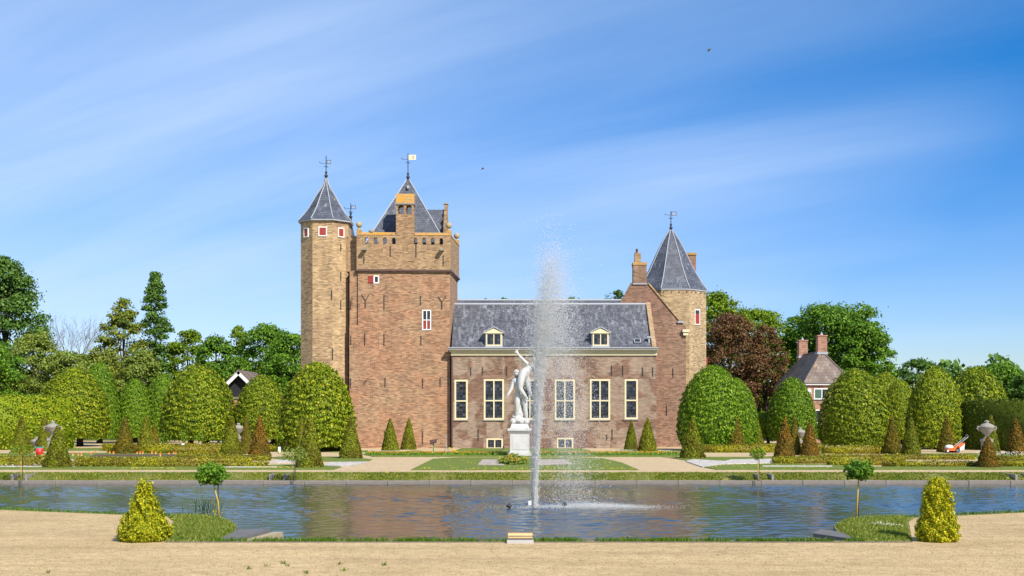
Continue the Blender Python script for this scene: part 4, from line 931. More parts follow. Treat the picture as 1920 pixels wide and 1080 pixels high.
# brick relieving lintels over the windows
for a,b,c,d,*_ in HW: C(MB().box(X(a-3,Yh),X(b+3,Yh),Yh-.015,Yh+.05,Z(c-1.5,Yh),Z(c-8,Yh)), 'lintel', 'brick_gable', hall)
# cornice and gutter
C(MB().box(hl+.05,hr+.02,Yh-.10,Yh+.1,Z(666.5,Yh),Z(660,Yh)), 'cornice', 'cream')
C(MB().box(hl-.05,hr+.04,Yh-.22,Yh+.1,Z(660,Yh)+.002,Z(657,Yh)), 'cornice', 'cream')
C(MB().box(X(839,Yh),hr+.08,Yh-.36,Yh+.1,Z(657,Yh)+.002,Z(653.5,Yh)), 'gutter', 'stone')
C(MB().box(X(840,Yh),hr+.06,Yh-.40,Yh-.30,Z(653.5,Yh)+.003,Z(651.5,Yh)), 'gutter', 'lead')
C(MB().tube([(X(847.5,Yh),Yh-.08,Z(668,Yh)),(X(847.5,Yh),Yh-.08,0)], .055, 8), 'downpipe', 'brown_iron', hall)
# main roof
ye, yr_ = Yh-.32, 84.4; zr0, zrid = Z(652,Yh-.32), Z(571,84.4)
xa, xb = X(847,Yh), X(1226,Yh)
mb = MB(); segs = 24; prof = [(ye + (yr_-ye)*t, zr0 + (zrid-zr0)*(t**1.06)) for t in np.linspace(0,1,7)]
vs, fs = [], []
for i in range(segs+1):
    x = xa + (xb-xa)*i/segs
    for j, (y, z) in enumerate(prof): vs.append((x, y, z + .02*math.sin(i*1.9+j)*(0 < j < 6)))
for i in range(segs):
    for j in range(6): a = i*7+j; fs.append((a,a+7,a+8,a+1))
mb.add(vs, fs); mb.add([(xa,yr_,zrid),(xb,yr_,zrid),(xb,88.0,6.8),(xa,88.0,6.8)], [(0,1,2,3)])
roof = C(mb, 'hall_roof', 'slate_hall')
C(MB().tube([(xa,yr_,zrid+.02),(xb,yr_,zrid+.02)], .085, 8), 'ridge_lead', 'lead', roof)
C(MB().box(xa,xb,ye-.02,ye+.22,zr0-.03,zr0+.02), 'eave_lead', 'lead', roof)
# rear parallel roof
y2, z2 = 91.5, Z(563.5,91.5)
C(MB().add([(X(800,y2),88,6.8),(X(1180,y2),88,6.8),(X(1180,y2),y2,z2),(X(800,y2),y2,z2),(X(1180,y2),95,6.8),(X(800,y2),95,6.8)], [(0,1,2,3),(3,2,4,5)]), 'rear_roof', 'slate')
C(MB().tube([(X(856,y2),y2,z2+.02),(X(1168,y2),y2,z2+.02)], .09, 8), 'ridge_lead', 'lead')
# verge parapet at the roof's end
vx0, vx1 = X(1221.5,Yh), X(1229.5,Yh)
mb = MB(); o_ = .16
mb.add([(vx0,ye+.1,zr0-.1),(vx1,ye+.1,zr0-.1),(vx1,yr_,zrid-.1),(vx0,yr_,zrid-.1),(vx0,ye+.1,zr0+o_+.06),(vx1,ye+.1,zr0+o_+.06),(vx1,yr_,zrid+o_),(vx0,yr_,zrid+o_)], [(0,3,2,1),(4,5,6,7),(0,1,5,4),(1,2,6,5),(2,3,7,6),(3,0,4,7)])
C(mb, 'verge_wall', 'brick_verge')
# dormers
for c in (926, 1126):
    yd = Yh-.16; x0, x1 = X(c-16.5,yd), X(c+16.5,yd); z0, z1 = Z(650,yd), Z(624,yd)
    zt = lambda z: ye + (yr_-ye)*max(0,(z-zr0)/(zrid-zr0))
    dm = C(MB().add([(x0,yd,z0),(x1,yd,z0),(x1,yd,z1),(x0,yd,z1),(x0,zt(z0)+.1,z0),(x1,zt(z0)+.1,z0),(x1,zt(z1)+.25,z1),(x0,zt(z1)+.25,z1)], [(0,3,7,4),(1,5,6,2),(3,2,6,7),(0,1,2,3)]), 'dormer', 'lead')
    C(frame(MB(), x0+.06, x1-.06, z0+.05, z1-.02, yd-.07, .085, 2, 1, d=.068), 'dormer_frame', 'cream', dm)
    for k,(a,b,cc,dd) in enumerate(lights(x0+.06,x1-.06,z0+.05,z1-.02,.085,2,1)): panes(dm, a,b,cc,dd,yd-.02,2,3,seed=c+k)
    C(MB().box(x0-.02,x1+.02,yd-.14,yd-.004,z0-.06,z0+.046), 'sill', 'lead', dm)
    za_ = Z(614,yd); zo = z1-.01; xo = .12; xm_ = (x0+x1)/2
    C(MB().add([(x0-xo+.05,yd-.1,zo+.03),(x1+xo-.05,yd-.1,zo+.03),(xm_,yd-.1,za_-.06)], [(0,1,2)]), 'pediment', 'cream', dm)
    for s, xe in ((-1, x0-xo), (1, x1+xo)):
        mb = MB(); yb_ = zt(za_)+.3
        mb.add([(xe,yd-.16,zo),(xm_,yd-.16,za_),(xm_,yb_,za_),(xe,yb_-.3,zo),(xe,yd-.16,zo+.07),(xm_,yd-.16,za_+.07),(xm_,yb_,za_+.07),(xe,yb_-.3,zo+.07)], [(0,1,2,3),(4,7,6,5),(0,4,5,1),(0,3,7,4)])
        C(mb, 'dormer_roof', 'lead', dm)
    C(MB().box(x0-xo,x1+xo,yd-.13,yd-.003,zo-.03,zo+.028), 'dormer_cornice', 'cream', dm)
# roof light and vent
def on_roof(px, py):
    # point on the slope seen at a photo position
    for t in np.linspace(0, 1, 400):
        y, z = ye+(yr_-ye)*t, zr0+(zrid-zr0)*t
        if Z(py, y) <= z: return Vector((X(px,y), y, z))
s_ = Vector((0, yr_-ye, zrid-zr0)).normalized(); nn = Vector((0,-s_.z,s_.y))
p = on_roof(1195, 641); rl = C(MB().obox(p+nn*.05, Vector((.22,0,0)), s_*.2, nn*.06), 'roof_light', 'lead', roof)
C(MB().obox(p+nn*.114, Vector((.17,0,0)), s_*.15, nn*.003), 'roof_glass', 'glass', roof)
p = on_roof(1217, 641); C(MB().box(p.x-.05,p.x+.05,p.y-.1,p.y+.15,p.z-.1,p.z+.25).box(p.x-.15,p.x+.15,p.y-.14,p.y+.16,p.z+.252,p.z+.36), 'roof_vent', 'lead', roof)
# gable wing
Yg = 84.6; gx = lambda px: X(px,Yg); gz = lambda py: Z(py,Yg)
gp_ = [(1120,845),(1286,845),(1286,612),(1274,604),(1214,531),(1186,531),(1120,652)]
mb = MB(); n_ = len(gp_); mb.add([(gx(a),Yg,gz(b)) for a,b in gp_]+[(gx(a),Yg+.5,gz(b)) for a,b in gp_], [tuple(range(n_)), tuple(range(n_,2*n_))[::-1]]+[(i,(i+1)%n_,n_+(i+1)%n_,n_+i) for i in range(n_)])
gable = C(mb, 'gable_wall', 'brick_gable')
C(MB().box(gx(1286)-.3,gx(1286)-.003,Yg+.503,95,-.2,gz(613)), 'gable_wall', 'brick_gable')
mb = MB(); 
def rake(p, q, th, mat, nm, up=.10, y0=-.08, y1=.45):
    a, b = Vector((gx(p[0]),0,gz(p[1]))), Vector((gx(q[0]),0,gz(q[1]))); d = (b-a).normalized(); n = Vector((-d.z,0,d.x)); n = n if n.z > 0 else -n
    C(MB().obox((a+b)/2 + n*(up/2+.004) + Vector((0,Yg+(y0+y1)/2,0)), d*(b-a).length/2, Vector((0,(y1-y0)/2,0)), n*up/2), nm, mat)
rake((1214,531),(1275,604),.1,'brick_verge','rake_coping'); rake((1186,531),(1120,652),.1,'brick_gable','rake_coping')
C(MB().add([(gx(1200),Yg+.5,gz(520)),(gx(1200),95,gz(520)),(gx(1287),95,gz(612)),(gx(1287),Yg+.5,gz(612))], [(0,1,2,3)]).add([(gx(1200),Yg+.5,gz(520)),(gx(1200),95,gz(520)),(gx(1115),95,gz(660)),(gx(1115),Yg+.5,gz(660))], [(0,1,2,3)]), 'gable_roof', 'slate')
C(MB().box(gx(1270),gx(1282),Yg-.12,Yg+.4,gz(605.5),gz(602)), 'kneeler', 'lead', gable)
C(MB().box(gx(1279),gx(1292),Yg-.25,Yg-.004,gz(623),gz(618)).box(gx(1280.5),gx(1290),Yg-.18,Yg-.004,gz(629),gz(623)-.002), 'cornice_end', 'cream', gable)
anchors(gable, [(1250,760,778),(1262,690,706)], Yg)
# gable chimney
ch = C(MB().box(gx(1187.5),gx(1212.5),Yg-.03,Yg+.8,gz(531.5),gz(497)), 'chimney', 'brick_gable')
C(MB().box(gx(1186.5),gx(1213.5),Yg-.07,Yg+.84,gz(497)+.002,gz(492)), 'chimney_cap', 'brick_lichen', ch)
C(MB().box(gx(1190.5),gx(1202),Yg+.1,Yg+.55,gz(492)+.002,gz(473.5)), 'flue', 'brick_parapet', ch)
C(MB().lathe([(.10,0),(.08,.12),(.09,.25),(.06,.3)], (gx(1195),Yg+.3,gz(473.5)), 8), 'chimney_pot', 'brown_iron', ch)
C(MB().box(gx(1186.5),gx(1213.5),Yg-.09,Yg+.5,gz(533.5),gz(531.3)), 'flashing', 'lead', ch)
# buff octagonal tower
Yq = 88.0; qx = X(1258, Yq); qr = 62/.924*Yq/F; zq = Z(546,Yq)
qt = C(MB().prism(octagon(qx,Yq,qr), -.2, zq), 'buff_tower_wall', 'brick_right')
prq = [(63.8,547),(56,536),(49,524),(41,509),(34.5,495),(28,480),(21.5,466),(14.5,452),(7.5,440),(2.5,432)]
oct_roof(qx, Yq, [(r/.924*Yq/F, Z(y,Yq)) for r, y in prq], 'buff_tower_roof', 'slate')
finial(qx, Yq, Z(433.5,Yq), Z(395.5,Yq), True, Z(404,Yq), 1, wid=.36, hgt=.27)
qap = qr*math.cos(R(22.5)); face_window(qx, Yq, qap, R(-45), -.12, .6, Z(609,Yq-1.8), Z(580,Yq-1.8), castle, half=.74)
mb = MB()
for k in range(7):   # putlog corbels under the eave
    for ang in (-90, -45):
        n = Vector((math.cos(R(ang)), math.sin(R(ang)), 0)); t = Vector((-n.y,n.x,0)); o = Vector((qx,Yq,zq-.28)) + n*(qap+.02) + t*((k-3)*.27)
        if k % 2 == 0: C(MB().obox(o, t*.035, n*.04, Vector((0,0,.035))), 'corbel', 'brown_iron', qt)
C(MB().box(X(1283,90.5),X(1305,90.5),90.5,91.6,8,Z(478,90.5)), 'chimney', 'brick_gable')
C(MB().box(X(1282,90.5),X(1306,90.5),90.44,91.66,Z(478,90.5)+.002,Z(474,90.5)), 'chimney_cap', 'brick_lichen')
C(MB().box(X(1322,90),X(1325,90),89.6,90,0,Z(671,90)), 'downpipe', 'red', qt)

# ---------------------------------------------------------------- outbuildings
Yb = 101.0; bx = lambda px: X(px,Yb); bz = lambda py: Z(py,Yb)
bn = empty('barn', (bx(447),Yb,0), 'small brick barn with white bargeboards and a dark open gable', 'barn')
mb = MB().box(bx(424),bx(470),Yb+.3,Yb+7,-.1,bz(748)); C(mb, 'wall', 'brick_house', bn)
C(MB().add([(bx(426),Yb+.55,bz(746)),(bx(468),Yb+.55,bz(746)),(bx(468),Yb+.55,bz(716)),(bx(447),Yb+.55,bz(697)),(bx(426),Yb+.55,bz(716))], [(0,1,2,3,4)]), 'gable_opening_shade', 'gable_dark', bn)  # set-back near-black sheet, shade of the open gable painted in
C(MB().box(bx(432),bx(468),Yb+.2,Yb+.5,bz(748)+.003,bz(744)), 'gable_beam', 'old_wood', bn)
for s in (-1, 1):
    a = Vector((bx(447),Yb,bz(695.5))); b = Vector((bx(447+s*25),Yb,bz(720))); d = (b-a).normalized(); n = Vector((-d.z*s,0,d.x*s)); n = n if n.z > 0 else -n
    C(MB().obox((a+b)/2 - n*.12, d*((b-a).length/2), Vector((0,.05,0)), n*.13), 'bargeboard', 'white', bn)
    C(MB().obox((a+b)/2 + n*.06 + Vector((0,3.6,0)), d*((b-a).length/2+.05), Vector((0,3.65,0)), n*.035), 'roof', 'tile', bn)
Yk = 100.0; kx = lambda px: X(px,Yk); kz = lambda py: Z(py,Yk)
hs = empty('brick_house', (kx(1550),Yk,0), 'red brick house with hipped tile roof and two chimneys among the lime domes', 'house')
x0, x1, yb_ = kx(1513), kx(1592), 111.0; ze_ = kz(722)
wins = [(1526,1556,728,748.5),(1527,1541,768,812),(1562,1577,768,812)]
mb = wall_holes(MB(), x0, x1, -.1, ze_, Yk, [(kx(a),kx(b),kz(d),kz(c)) for a,b,c,d in wins], .2)
mb.add([(x0,Yk,-.1),(x0,yb_,-.1),(x0,yb_,ze_),(x0,Yk,ze_)], [(0,1,2,3)]).add([(x1,Yk,-.1),(x1,Yk,ze_),(x1,yb_,ze_),(x1,yb_,-.1)], [(0,1,2,3)])
C(mb, 'wall', 'brick_house', hs)
wn, (a,b,c,d) = window(1526,1556,728,748.5,Yk,2,1,3,4,w=.09,mat='white',parent=hs)
C(MB().box(a+.09,(a+b)/2-.04,Yk-.05,Yk-.032,c+.09,d-.09), 'shutter', 'green_paint', wn)
for w_ in wins[1:]: window(*w_,Yk,1,2,3,5,w=.09,mat='white',parent=hs,split=.45)
C(MB().box(kx(1511.5)+.1,kx(1521),Yk-.04,Yk-.003,kz(740),kz(729)), 'plaque', 'white', hs)
C(MB().box(x0-.15,x1+.15,Yk-.2,yb_+.15,ze_,ze_+.16), 'cornice', 'white', hs)
ov = .3; ez_ = ze_+.165; rzz = kz(660)+.15; xm_ = (x0+x1)/2; yr0, yr1 = Yk+2.0, yb_-2.0
E = [(x0-ov,Yk-ov,ez_),(x1+ov,Yk-ov,ez_),(x1+ov,yb_+ov,ez_),(x0-ov,yb_+ov,ez_),(xm_,yr0,rzz),(xm_,yr1,rzz)]
rf = C(MB().add(E, [(0,1,4),(1,2,5,4),(2,3,5),(3,0,4,5),(0,3,2,1)]), 'roof', 'tile', hs)
for a, b in ((0,4),(1,4),(4,5)): C(MB().tube([Vector(E[a])+Vector((0,0,.03)), Vector(E[b])+Vector((0,0,.03))], .07, 6), 'ridge_tiles', 'tile', rf)
for yy, hgt in ((yr0+.1, 1.35), (yr1-.2, 1.35)):
    cc = C(MB().box(xm_-.38,xm_+.38,yy-.35,yy+.35,rzz-.7,rzz+hgt-.1), 'chimney', 'brick_house', hs)
    C(MB().box(xm_-.43,xm_+.43,yy-.4,yy+.4,rzz+hgt-.098,rzz+hgt), 'chimney_cap', 'brick_house', cc)
    C(MB().lathe([(.16,0),(.11,.08),(.05,.2),(.02,.3)], (xm_,yy,rzz+hgt), 8), 'chimney_pot', 'lead', cc)
    C(MB().box(xm_-.45,xm_+.45,yy-.42,yy+.42,rzz-.25,rzz-.05), 'flashing', 'lead', cc)
# fence and low wall behind the limes near the barn
Yw = 97; fe = empty('garden_fence', (X(380,Yw),Yw,0), 'thin iron railing with green gate posts behind the lime trunks', 'fence')
for px in range(318, 436, 9): C(MB().box(X(px,Yw)-.025,X(px,Yw)+.025,Yw-.02,Yw+.02,0,1.15), 'post', 'iron', fe)
for z in (.35,.7,1.1): C(MB().box(X(314,Yw),X(436,Yw),Yw+.022,Yw+.04,z-.012,z+.012), 'rail', 'iron', fe)
for px in (393, 411): C(MB().box(X(px,Yw)-.07,X(px,Yw)+.07,Yw-.2,Yw-.06,0,1.35), 'gate_post', M['sign_green'], fe)

# ---------------------------------------------------------------- trees behind
def tree(name, label, px, top, Y, wpx, bottom, mat, seed, shape='round', n=6000, L=.34, nclump=46, bark='bark', cat_='tree', group='trees behind the castle garden', lean=0, clr=.20):
    n = int(n*3.4); L *= .63; nclump = int(nclump*2.3); wpx *= 1.22; rg = np.random.default_rng(seed); x = X(px,Y); zt, zb = Z(top,Y), max(Z(bottom,Y), .4); H = zt-zb; Rw = wpx/2*Y/F
    e = empty(name, (x,Y,0), label, cat_, group)
    prof = {'round': lambda t: (max(0,1-(2*t-.9)**2*.82))**.5 if t < .95 else .38, 'poplar': lambda t: (.5+1.3*t)*(1-t)**.62*1.2 if t < .97 else .1,
            'oval': lambda t: math.sin(math.pi*min(1,(.12+.86*t)))**.7, 'spread': lambda t: (max(0,1-(1.6*t-.8)**2))**.5*(.75+.25*t)}[shape]
    cs, rc = [], []
    for k in range(nclump):
        t = rg.uniform(0,1)**.85 if shape != 'poplar' else rg.uniform(0,1); pr_ = prof(t)*Rw; a = rg.uniform(0,6.28); q = rg.uniform(.2,1.3)**.5
        rr_ = Rw*clr*rg.uniform(.45,1.5)*(1 if shape != 'poplar' else 1.25); rr_ = min(rr_, max(pr_,.4))
        cs.append(((pr_-rr_*.6)*q*math.cos(a) + lean*t*H, (pr_-rr_*.6)*q*math.sin(a)*.9, zb + t*(H-rr_*.8) + rr_*.0)); rc.append(rr_)
    cs = np.array(cs); rc = np.array(rc); w = rc**2; idx = rg.choice(nclump, n, p=w/w.sum())
    d = unit(rg.normal(0,1,(n,3))); d[:,2] = np.where(d[:,2] < -.35, -d[:,2], d[:,2]); rad = rc[idx]*rg.uniform(.3,1.2,n)*(1+rg.exponential(.12,n))
    P = cs[idx] + d*rad[:,None]*np.array([1,1,.68])
    nf = int(n*.09); tt = rg.uniform(.02,.96,nf); pw = np.array([prof(t_) for t_ in tt])*Rw*.93*rg.uniform(.15,1,nf)**.5*(1+.18*np.sin(tt*23+seed)); an = rg.uniform(0,6.28,nf)
    P[:nf] = np.stack([pw*np.cos(an)+lean*tt*H, pw*np.sin(an)*.9, zb+tt*H], 1); d[:nf] = np.stack([np.cos(an), np.sin(an), .2+0*an], 1)
    V, Q = leafcloud(P, d + [0,0,.35], L, rg, .6, .2, .42)
    link('crown', npmesh('crown', V, Q, M[mat]), e)
    mb = MB(); r0 = max(.12, Rw*.06); zc = zb + H*.55
    mb.tube([(0,0,-.1),(.03,0,zb*.6),(lean*H*.2,.05,zb+H*.25),(lean*H*.5,0,zc),(lean*H*.85,0,zb+H*.85)], [r0*1.3,r0,r0*.8,r0*.5,r0*.15], 8)
    for k in range(min(18, nclump)):
        c = cs[k]; z0 = zb + rg.uniform(0,.6)*max(.2,(c[2]-zb)); bx_ = lean*(z0-zb); m_ = ((c[0]+bx_)/2, c[1]/2, (z0+c[2])/2+.1)
        mb.tube([(bx_,0,z0), m_, tuple(c)], [r0*.4, r0*.22, r0*.08], 5)
    mb.v = [(a+x, b+Y, c) for a, b, c in mb.v]; C(mb, 'trunk', bark, e, True)
    return e
TL = [
 ('big_tree','tall dark poplar-like tree towering over the hornbeam hedge',10,478,112,130,760,'tree_dark',1,'oval',9000,.36,60),
 ('big_tree','dark leafy tree under the tall tree beyond the hornbeam hedge',-20,640,104,120,800,'tree_green',2,'round',5000,.3,40),
 ('willow_tree','olive grey-green tree beside the bare treetop',70,620,108,110,790,'tree_olive',3,'round',5500,.28,50),
 ('shrub_tree','olive bushy tree under the leafless treetop',130,655,106,110,800,'tree_olive',4,'round',5000,.28,44),
 ('shrub_tree','pale olive bushy tree between bare tree and golden tree',190,650,110,100,800,'tree_autumn',5,'round',4500,.28,44),
 ('golden_tree','golden green wind-swept tree beside the tall poplar',232,557,114,78,740,'tree_autumn',6,'oval',4200,.30,40),
 ('poplar_tree','slender dark green poplar rising above everything beside it',292,508,116,50,760,'tree_dark',7,'poplar',6500,.30,52),
 ('shrub_tree','pale olive shrub tree at the foot of the poplar',268,655,108,80,800,'tree_olive',8,'round',3600,.28,36),
 ('broad_tree','light green tree right of the poplar above the lime domes',352,617,118,78,770,'tree_bright',9,'round',4600,.30,44),
 ('broad_tree','round fresh green tree behind the barn',405,628,112,80,780,'tree_green',10,'round',5000,.30,40),
 ('broad_tree','pale airy green tree between two dark crowns behind the barn',447,610,120,60,770,'tree_bright',11,'oval',3400,.28,36),
 ('broad_tree','tall green tree behind the barn roof',498,602,118,90,770,'tree_green',12,'round',6000,.30,50),
 ('broad_tree','dark green tree touching the turret with red shutters',545,620,112,100,800,'tree_green',13,'round',6500,.30,50),
 ('broad_tree','bright green tree right beside the buff tower',1345,545,118,120,760,'tree_bright',14,'round',6500,.34,50),
 ('broad_tree','bright green tree between the copper beech and the house trees',1420,575,122,130,760,'tree_bright',15,'round',6500,.34,50),
 ('copper_beech','dark copper beech with purple brown foliage by the buff tower',1370,585,113,112,790,'tree_copper',16,'round',9000,.26,60),
 ('copper_beech','thinner copper beech showing grey twigs before the house',1437,607,114,70,790,'tree_copper',17,'round',4500,.24,50),
 ('chestnut_tree','big deep green tree towering behind the brick house',1570,567,120,150,760,'tree_green',18,'spread',9500,.36,70),
 ('chestnut_tree','deep green tree crown behind the house chimney pair',1625,600,116,90,780,'tree_green',19,'round',5500,.34,46),
 ('chestnut_tree','green tree behind the roof of the brick house beside the copper beech',1500,590,124,100,780,'tree_green',20,'round',5500,.34,46),
 ('broad_tree','dark green low tree between the big house tree and clipped domes',1722,671,120,95,790,'tree_dark',21,'round',4200,.32,38),
 ('broad_tree','green tree behind the tall dark hedge',1882,675,116,80,790,'tree_green',22,'round',4500,.32,40),
 ('broad_tree','dark green tree at the far end behind the tall dark hedge',1945,688,112,90,790,'tree_dark',23,'round',4500,.32,40),
 ('broad_tree','treetop peeking over the hall ridge near the gable wing',1152,541,140,55,700,'tree_dark',24,'round',2200,.34,24),
 ('broad_tree','treetop peeking over the hall ridge behind the spray',1076,552,142,40,700,'tree_dark',25,'round',1500,.34,20),
 ('broad_tree','small treetop over the hall ridge near the square tower',913,555,144,24,700,'tree_green',26,'round',900,.34,14),
 ('broad_tree','low treetop over the hall ridge beside a smaller treetop',947,557,146,26,700,'tree_green',27,'round',900,.34,14),
 ('shrub','bushy green shrub below the copper beech',1440,770,94,60,840,'tree_bright',28,'round',2600,.22,26),
 ('shrub','dark shrub filling the gap between domes near the brick house',1560,800,95,90,840,'tree_dark',29,'round',2600,.22,26),
 ('shrub','dark shrub beneath the dome behind the buff tower',1330,800,90,80,840,'tree_dark',30,'round',2200,.22,24),
 ('shrub','dark shrub under the lime domes between mower and house',1700,805,100,90,840,'tree_dark',31,'round',2600,.22,26)]
for t in TL: tree(*t)
# leafless treetop
bt = empty('bare_tree', (X(112,113),113,0), 'leafless grey tree with fine twigs beyond the clipped limes', 'tree')
mb = MB(); rb_ = random.Random(5)
def branch(p, d, L_, r, k):
    q = p + d*L_; mb.tube([p, (p+q)/2 + Vector((rb_.uniform(-.05,.05)*L_,rb_.uniform(-.05,.05)*L_,0)), q], [r, r*.8, r*.6], 5 if k > 2 else 4)
    if k == 0: return
    for i in range(3 if k > 1 else 4):
        nd_ = (d + Vector((rb_.uniform(-.55,.55), rb_.uniform(-.55,.55), rb_.uniform(-.05,.35)))).normalized(); branch(q if i else p+d*L_*.7, nd_, L_*rb_.uniform(.6,.82), r*.6, k-1)
branch(Vector((X(112,113),113,-.1)), Vector((.02,0,1)), 3.7, .12, 6)
C(mb, 'trunk', 'pale_bark', bt)
# distant wood closing the gaps
n = 26000; xw = rng.uniform(-75,75,n); yw = rng.uniform(150,156,n); hw_ = 7.2 + 1.4*np.sin(xw*.35)+1.2*np.sin(xw*.83+1)+.6*np.sin(xw*2.1); zw = hw_*rng.uniform(0,1,n)**.7
V, Q = leafcloud(np.column_stack([xw,yw,zw]), np.tile((0.,-.8,.5),(n,1)), .75, rng, .6, .1, .42)
tag(link('distant_woodland', npmesh('distant_woodland', V, Q, M['tree_dark'])), 'distant belt of dark green woodland', 'woodland', None, 'stuff')

# ---------------------------------------------------------------- foreground plants
def gold(px, by, wpx, top, seed, label, pf_):
    x, Y = G(px, by); sc = Y/F; H = (by-top)*sc; Rm = wpx/2*sc
    me = topiary_mesh('golden_cone', pf_, H, Rm, 11000, .04, M['gold_leaf'], seed, .035, -.6, .85, .8, 6)
    return tag(link('golden_shrub', me, None, (x, Y, .0)), label, 'shrub', 'golden shrubs by the pond')
def pgl(t): return np.interp(t, [0,.06,.22,.38,.52,.62,.78,.92,1], [.86,1,.96,.74,.52,.46,.30,.22,.05])
def pgr(t): return np.interp(t, [0,.06,.18,.30,.40,.55,.7,.85,.95,1], [.85,1,.98,.9,.70,.72,.62,.50,.32,.05])
gold(271,1014,90,900,301,'golden yellow shrub cone with a wide base', pgl)
gold(1757,1015,70,895,302,'golden yellow shrub of slim stacked shape with a narrow waist', pgr)
def standard(px, top, cby, by, wpx, zb, seed, label, mat='tree_green', Lf=.06, n=900, bend=.0, cane=True, rose=False, stk=0.05, fl=None, dense=1.0):
    Y = F*(CZ-zb)/(by-YH); x = X(px,Y); e = empty('standard_tree', (x,Y,zb), label, 'tree', 'small standard trees by the pond')
    zt, zc = Z(top,Y), Z(cby,Y); Rw = wpx/2*Y/F; cx_ = bend; rg = np.random.default_rng(seed); h = (zt-zc)/2
    n = int(n*dense); d = unit(rg.normal(0,1,(n,3))); rad = rg.uniform(.3,1.0,n)**.6*(1+.22*np.sin(d[:,0]*7+seed)*np.sin(d[:,2]*6))
    P = d*rad[:,None]*np.array([Rw,Rw,h]) + np.array([cx_,0,(zt+zc)/2-zb])
    V, Q = leafcloud(P, d+[0,0,.3], Lf, rg, .9, .5, .36); link('crown', npmesh('crown', V, Q, M[mat]), e)
    mb = MB().tube([(x,Y,zb-.05),(x+.01+bend*.2,Y,(zb+zc)/2),(x+bend,Y,zc+h*.8)], [.018,.016,.012], 6)
    for k in range(10):
        v = d[k]*np.array([Rw,Rw,h])*.8; mb.tube([(x+bend,Y,zc+h*.3),(x+cx_+v[0],Y+v[1],(zt+zc)/2+v[2])], [.008,.003], 4)
    C(mb, 'trunk', 'cane' if cane else 'bark', e, True)
    C(MB().tube([(x+stk,Y+.03,zb-.05),(x+stk,Y+.03,zc+.05)], .012, 6), 'support_stake', 'iron', e)
    if rose:
        P = np.array([[.1,-.2,(zt+zc)/2-zb-.02],[-.05,-.22,(zt+zc)/2-zb+.08]]); V, T = octs(P, np.array([.045,.03])); 
        mm = bpy.data.materials.get('rose') or plain('rose', (.75,.28,.30), .6); link('rose_bloom', npmesh('rose_bloom', V, T, mm), e)
standard(411,866,910,973,62,.02,401,'small standard tree on the mound beside the wider golden shrub',n=1700,bend=-.16,stk=-.03)
standard(1606,862,900,973,56,.03,402,'small standard tree on the mound beside the slimmer golden shrub',n=1500,bend=.05,stk=.05)
standard(39,833,856,899,50,-.12,403,'thin standard tree on the far bank below the red tub',n=420,dense=.8,mat='tree_bright')
standard(551,836,868,899,54,-.12,404,'standard rose with a pink bloom on the far bank before the biggest cone',n=700,cane=False,rose=True,mat='tree_olive')
standard(1421,838,862,899,32,-.12,405,'small round standard tree on the far bank near the white chips bed',n=700,mat='tree_bright')
for px, lb in ((525,'stone niche cut in the bank beside the rose standard'),(1430,'stone niche cut in the bank beside the round standard tree'),(1908,'stone niche cut in the bank below the withered cone'),(46,'stone niche cut in the bank beside the thin standard tree')):
    x = X(px,45.2); MBo = MB().box(x-.3,x-.22,44.66,46.25,-.25,.03).box(x+.22,x+.3,44.66,46.0,-.25,.03).box(x-.22,x+.22,45.9,45.98,-.25,.026)
    tag(MBo.build('bank_niche', M['stone'], origin=(x,45.2,-.25)), lb, 'stone niche', 'stone niches in the pond bank')
# saplings in white guards, stakes, tub
for px, py, lb in ((308,850,'sapling in a white guard beside the wooden stakes'),(524,848,'sapling in a white guard in front of the small yew cone'),(375,845,'sapling with white tag below the lime trunks'),(343,846,'thin sapling with white tag under the broad lime dome')):
    x, Y = G(px,py); e = empty('sapling', (x,Y,0), lb, 'sapling', 'young saplings in the parterre'); h = .32 if py > 846.5 else .1; z0 = .0 if py > 846.5 else .38
    MB().box(x-.07,x+.07,Y-.07,Y+.07,z0,z0+h).build('guard', M['white_plastic'], e)
    MB().tube([(x,Y,0),(x+.02,Y,1.1)], [.016,.01], 5).build('stem', M['bark'], e)
    P = np.random.default_rng(px).normal(0,1,(110,3))*[.14,.14,.2]+[0,0,.85]; V, Q = leafcloud(P, P-[0,0,.85]+[0,0,.3], .12, rng, .8); link('leaves', npmesh('leaves', V, Q, M['tree_bright']), e)
for k, (px, py, h) in enumerate(((137,856,8),(147,855,5),(153,856,7),(165,851,4),(171,853,4),(177.5,850,4),(206,851,5),(213,852,6),(257.5,852,5),(263,852,6),(268,852,6),(285,852,6),(292,852,6),(301,857,8),(317,853,5),(326,852,5),(330,853,5),(335.5,856,6))):
    x, Y = G(px,py); e = empty('wooden_stake', (x,Y,0), 'short wooden stake with an orange top in the garden bed', 'stake', 'orange-topped stakes'); hh = h*Y/F
    MB().box(x-.035,x+.035,Y-.035,Y+.035,-.05,hh*.62).build('post', M['stake_wood'], e); MB().box(x-.04,x+.04,Y-.04,Y+.04,hh*.622,hh).build('painted_top', M['orange'], e)
x, Y = G(74,857); e = empty('garden_tub', (x,Y,.0), 'red flexible garden tub with a turquoise rim behind the box hedge', 'tub')
MB().lathe([(.15,.12),(.17,.14),(.205,.46),(.19,.46),(.16,.17)], (x,Y,0), 14).build('body', M['red_plastic'], e, True)
MB().lathe([(.21,.462),(.215,.5),(.19,.5),(.19,.462)], (x,Y,0), 14).build('rim', M['teal'], e)
for s in (-1, 1):
    MB().tube([(x+s*.20,Y-.07,.5),(x+s*.215,Y-.04,.57),(x+s*.215,Y+.04,.57),(x+s*.20,Y+.07,.5)], .014, 5).build('handle', M['teal'], e)
    MB().box(x+s*.17-.03,x+s*.17+.03,Y-.1,Y+.1,0,.14).build('wooden_block', M['stake_wood'], e)

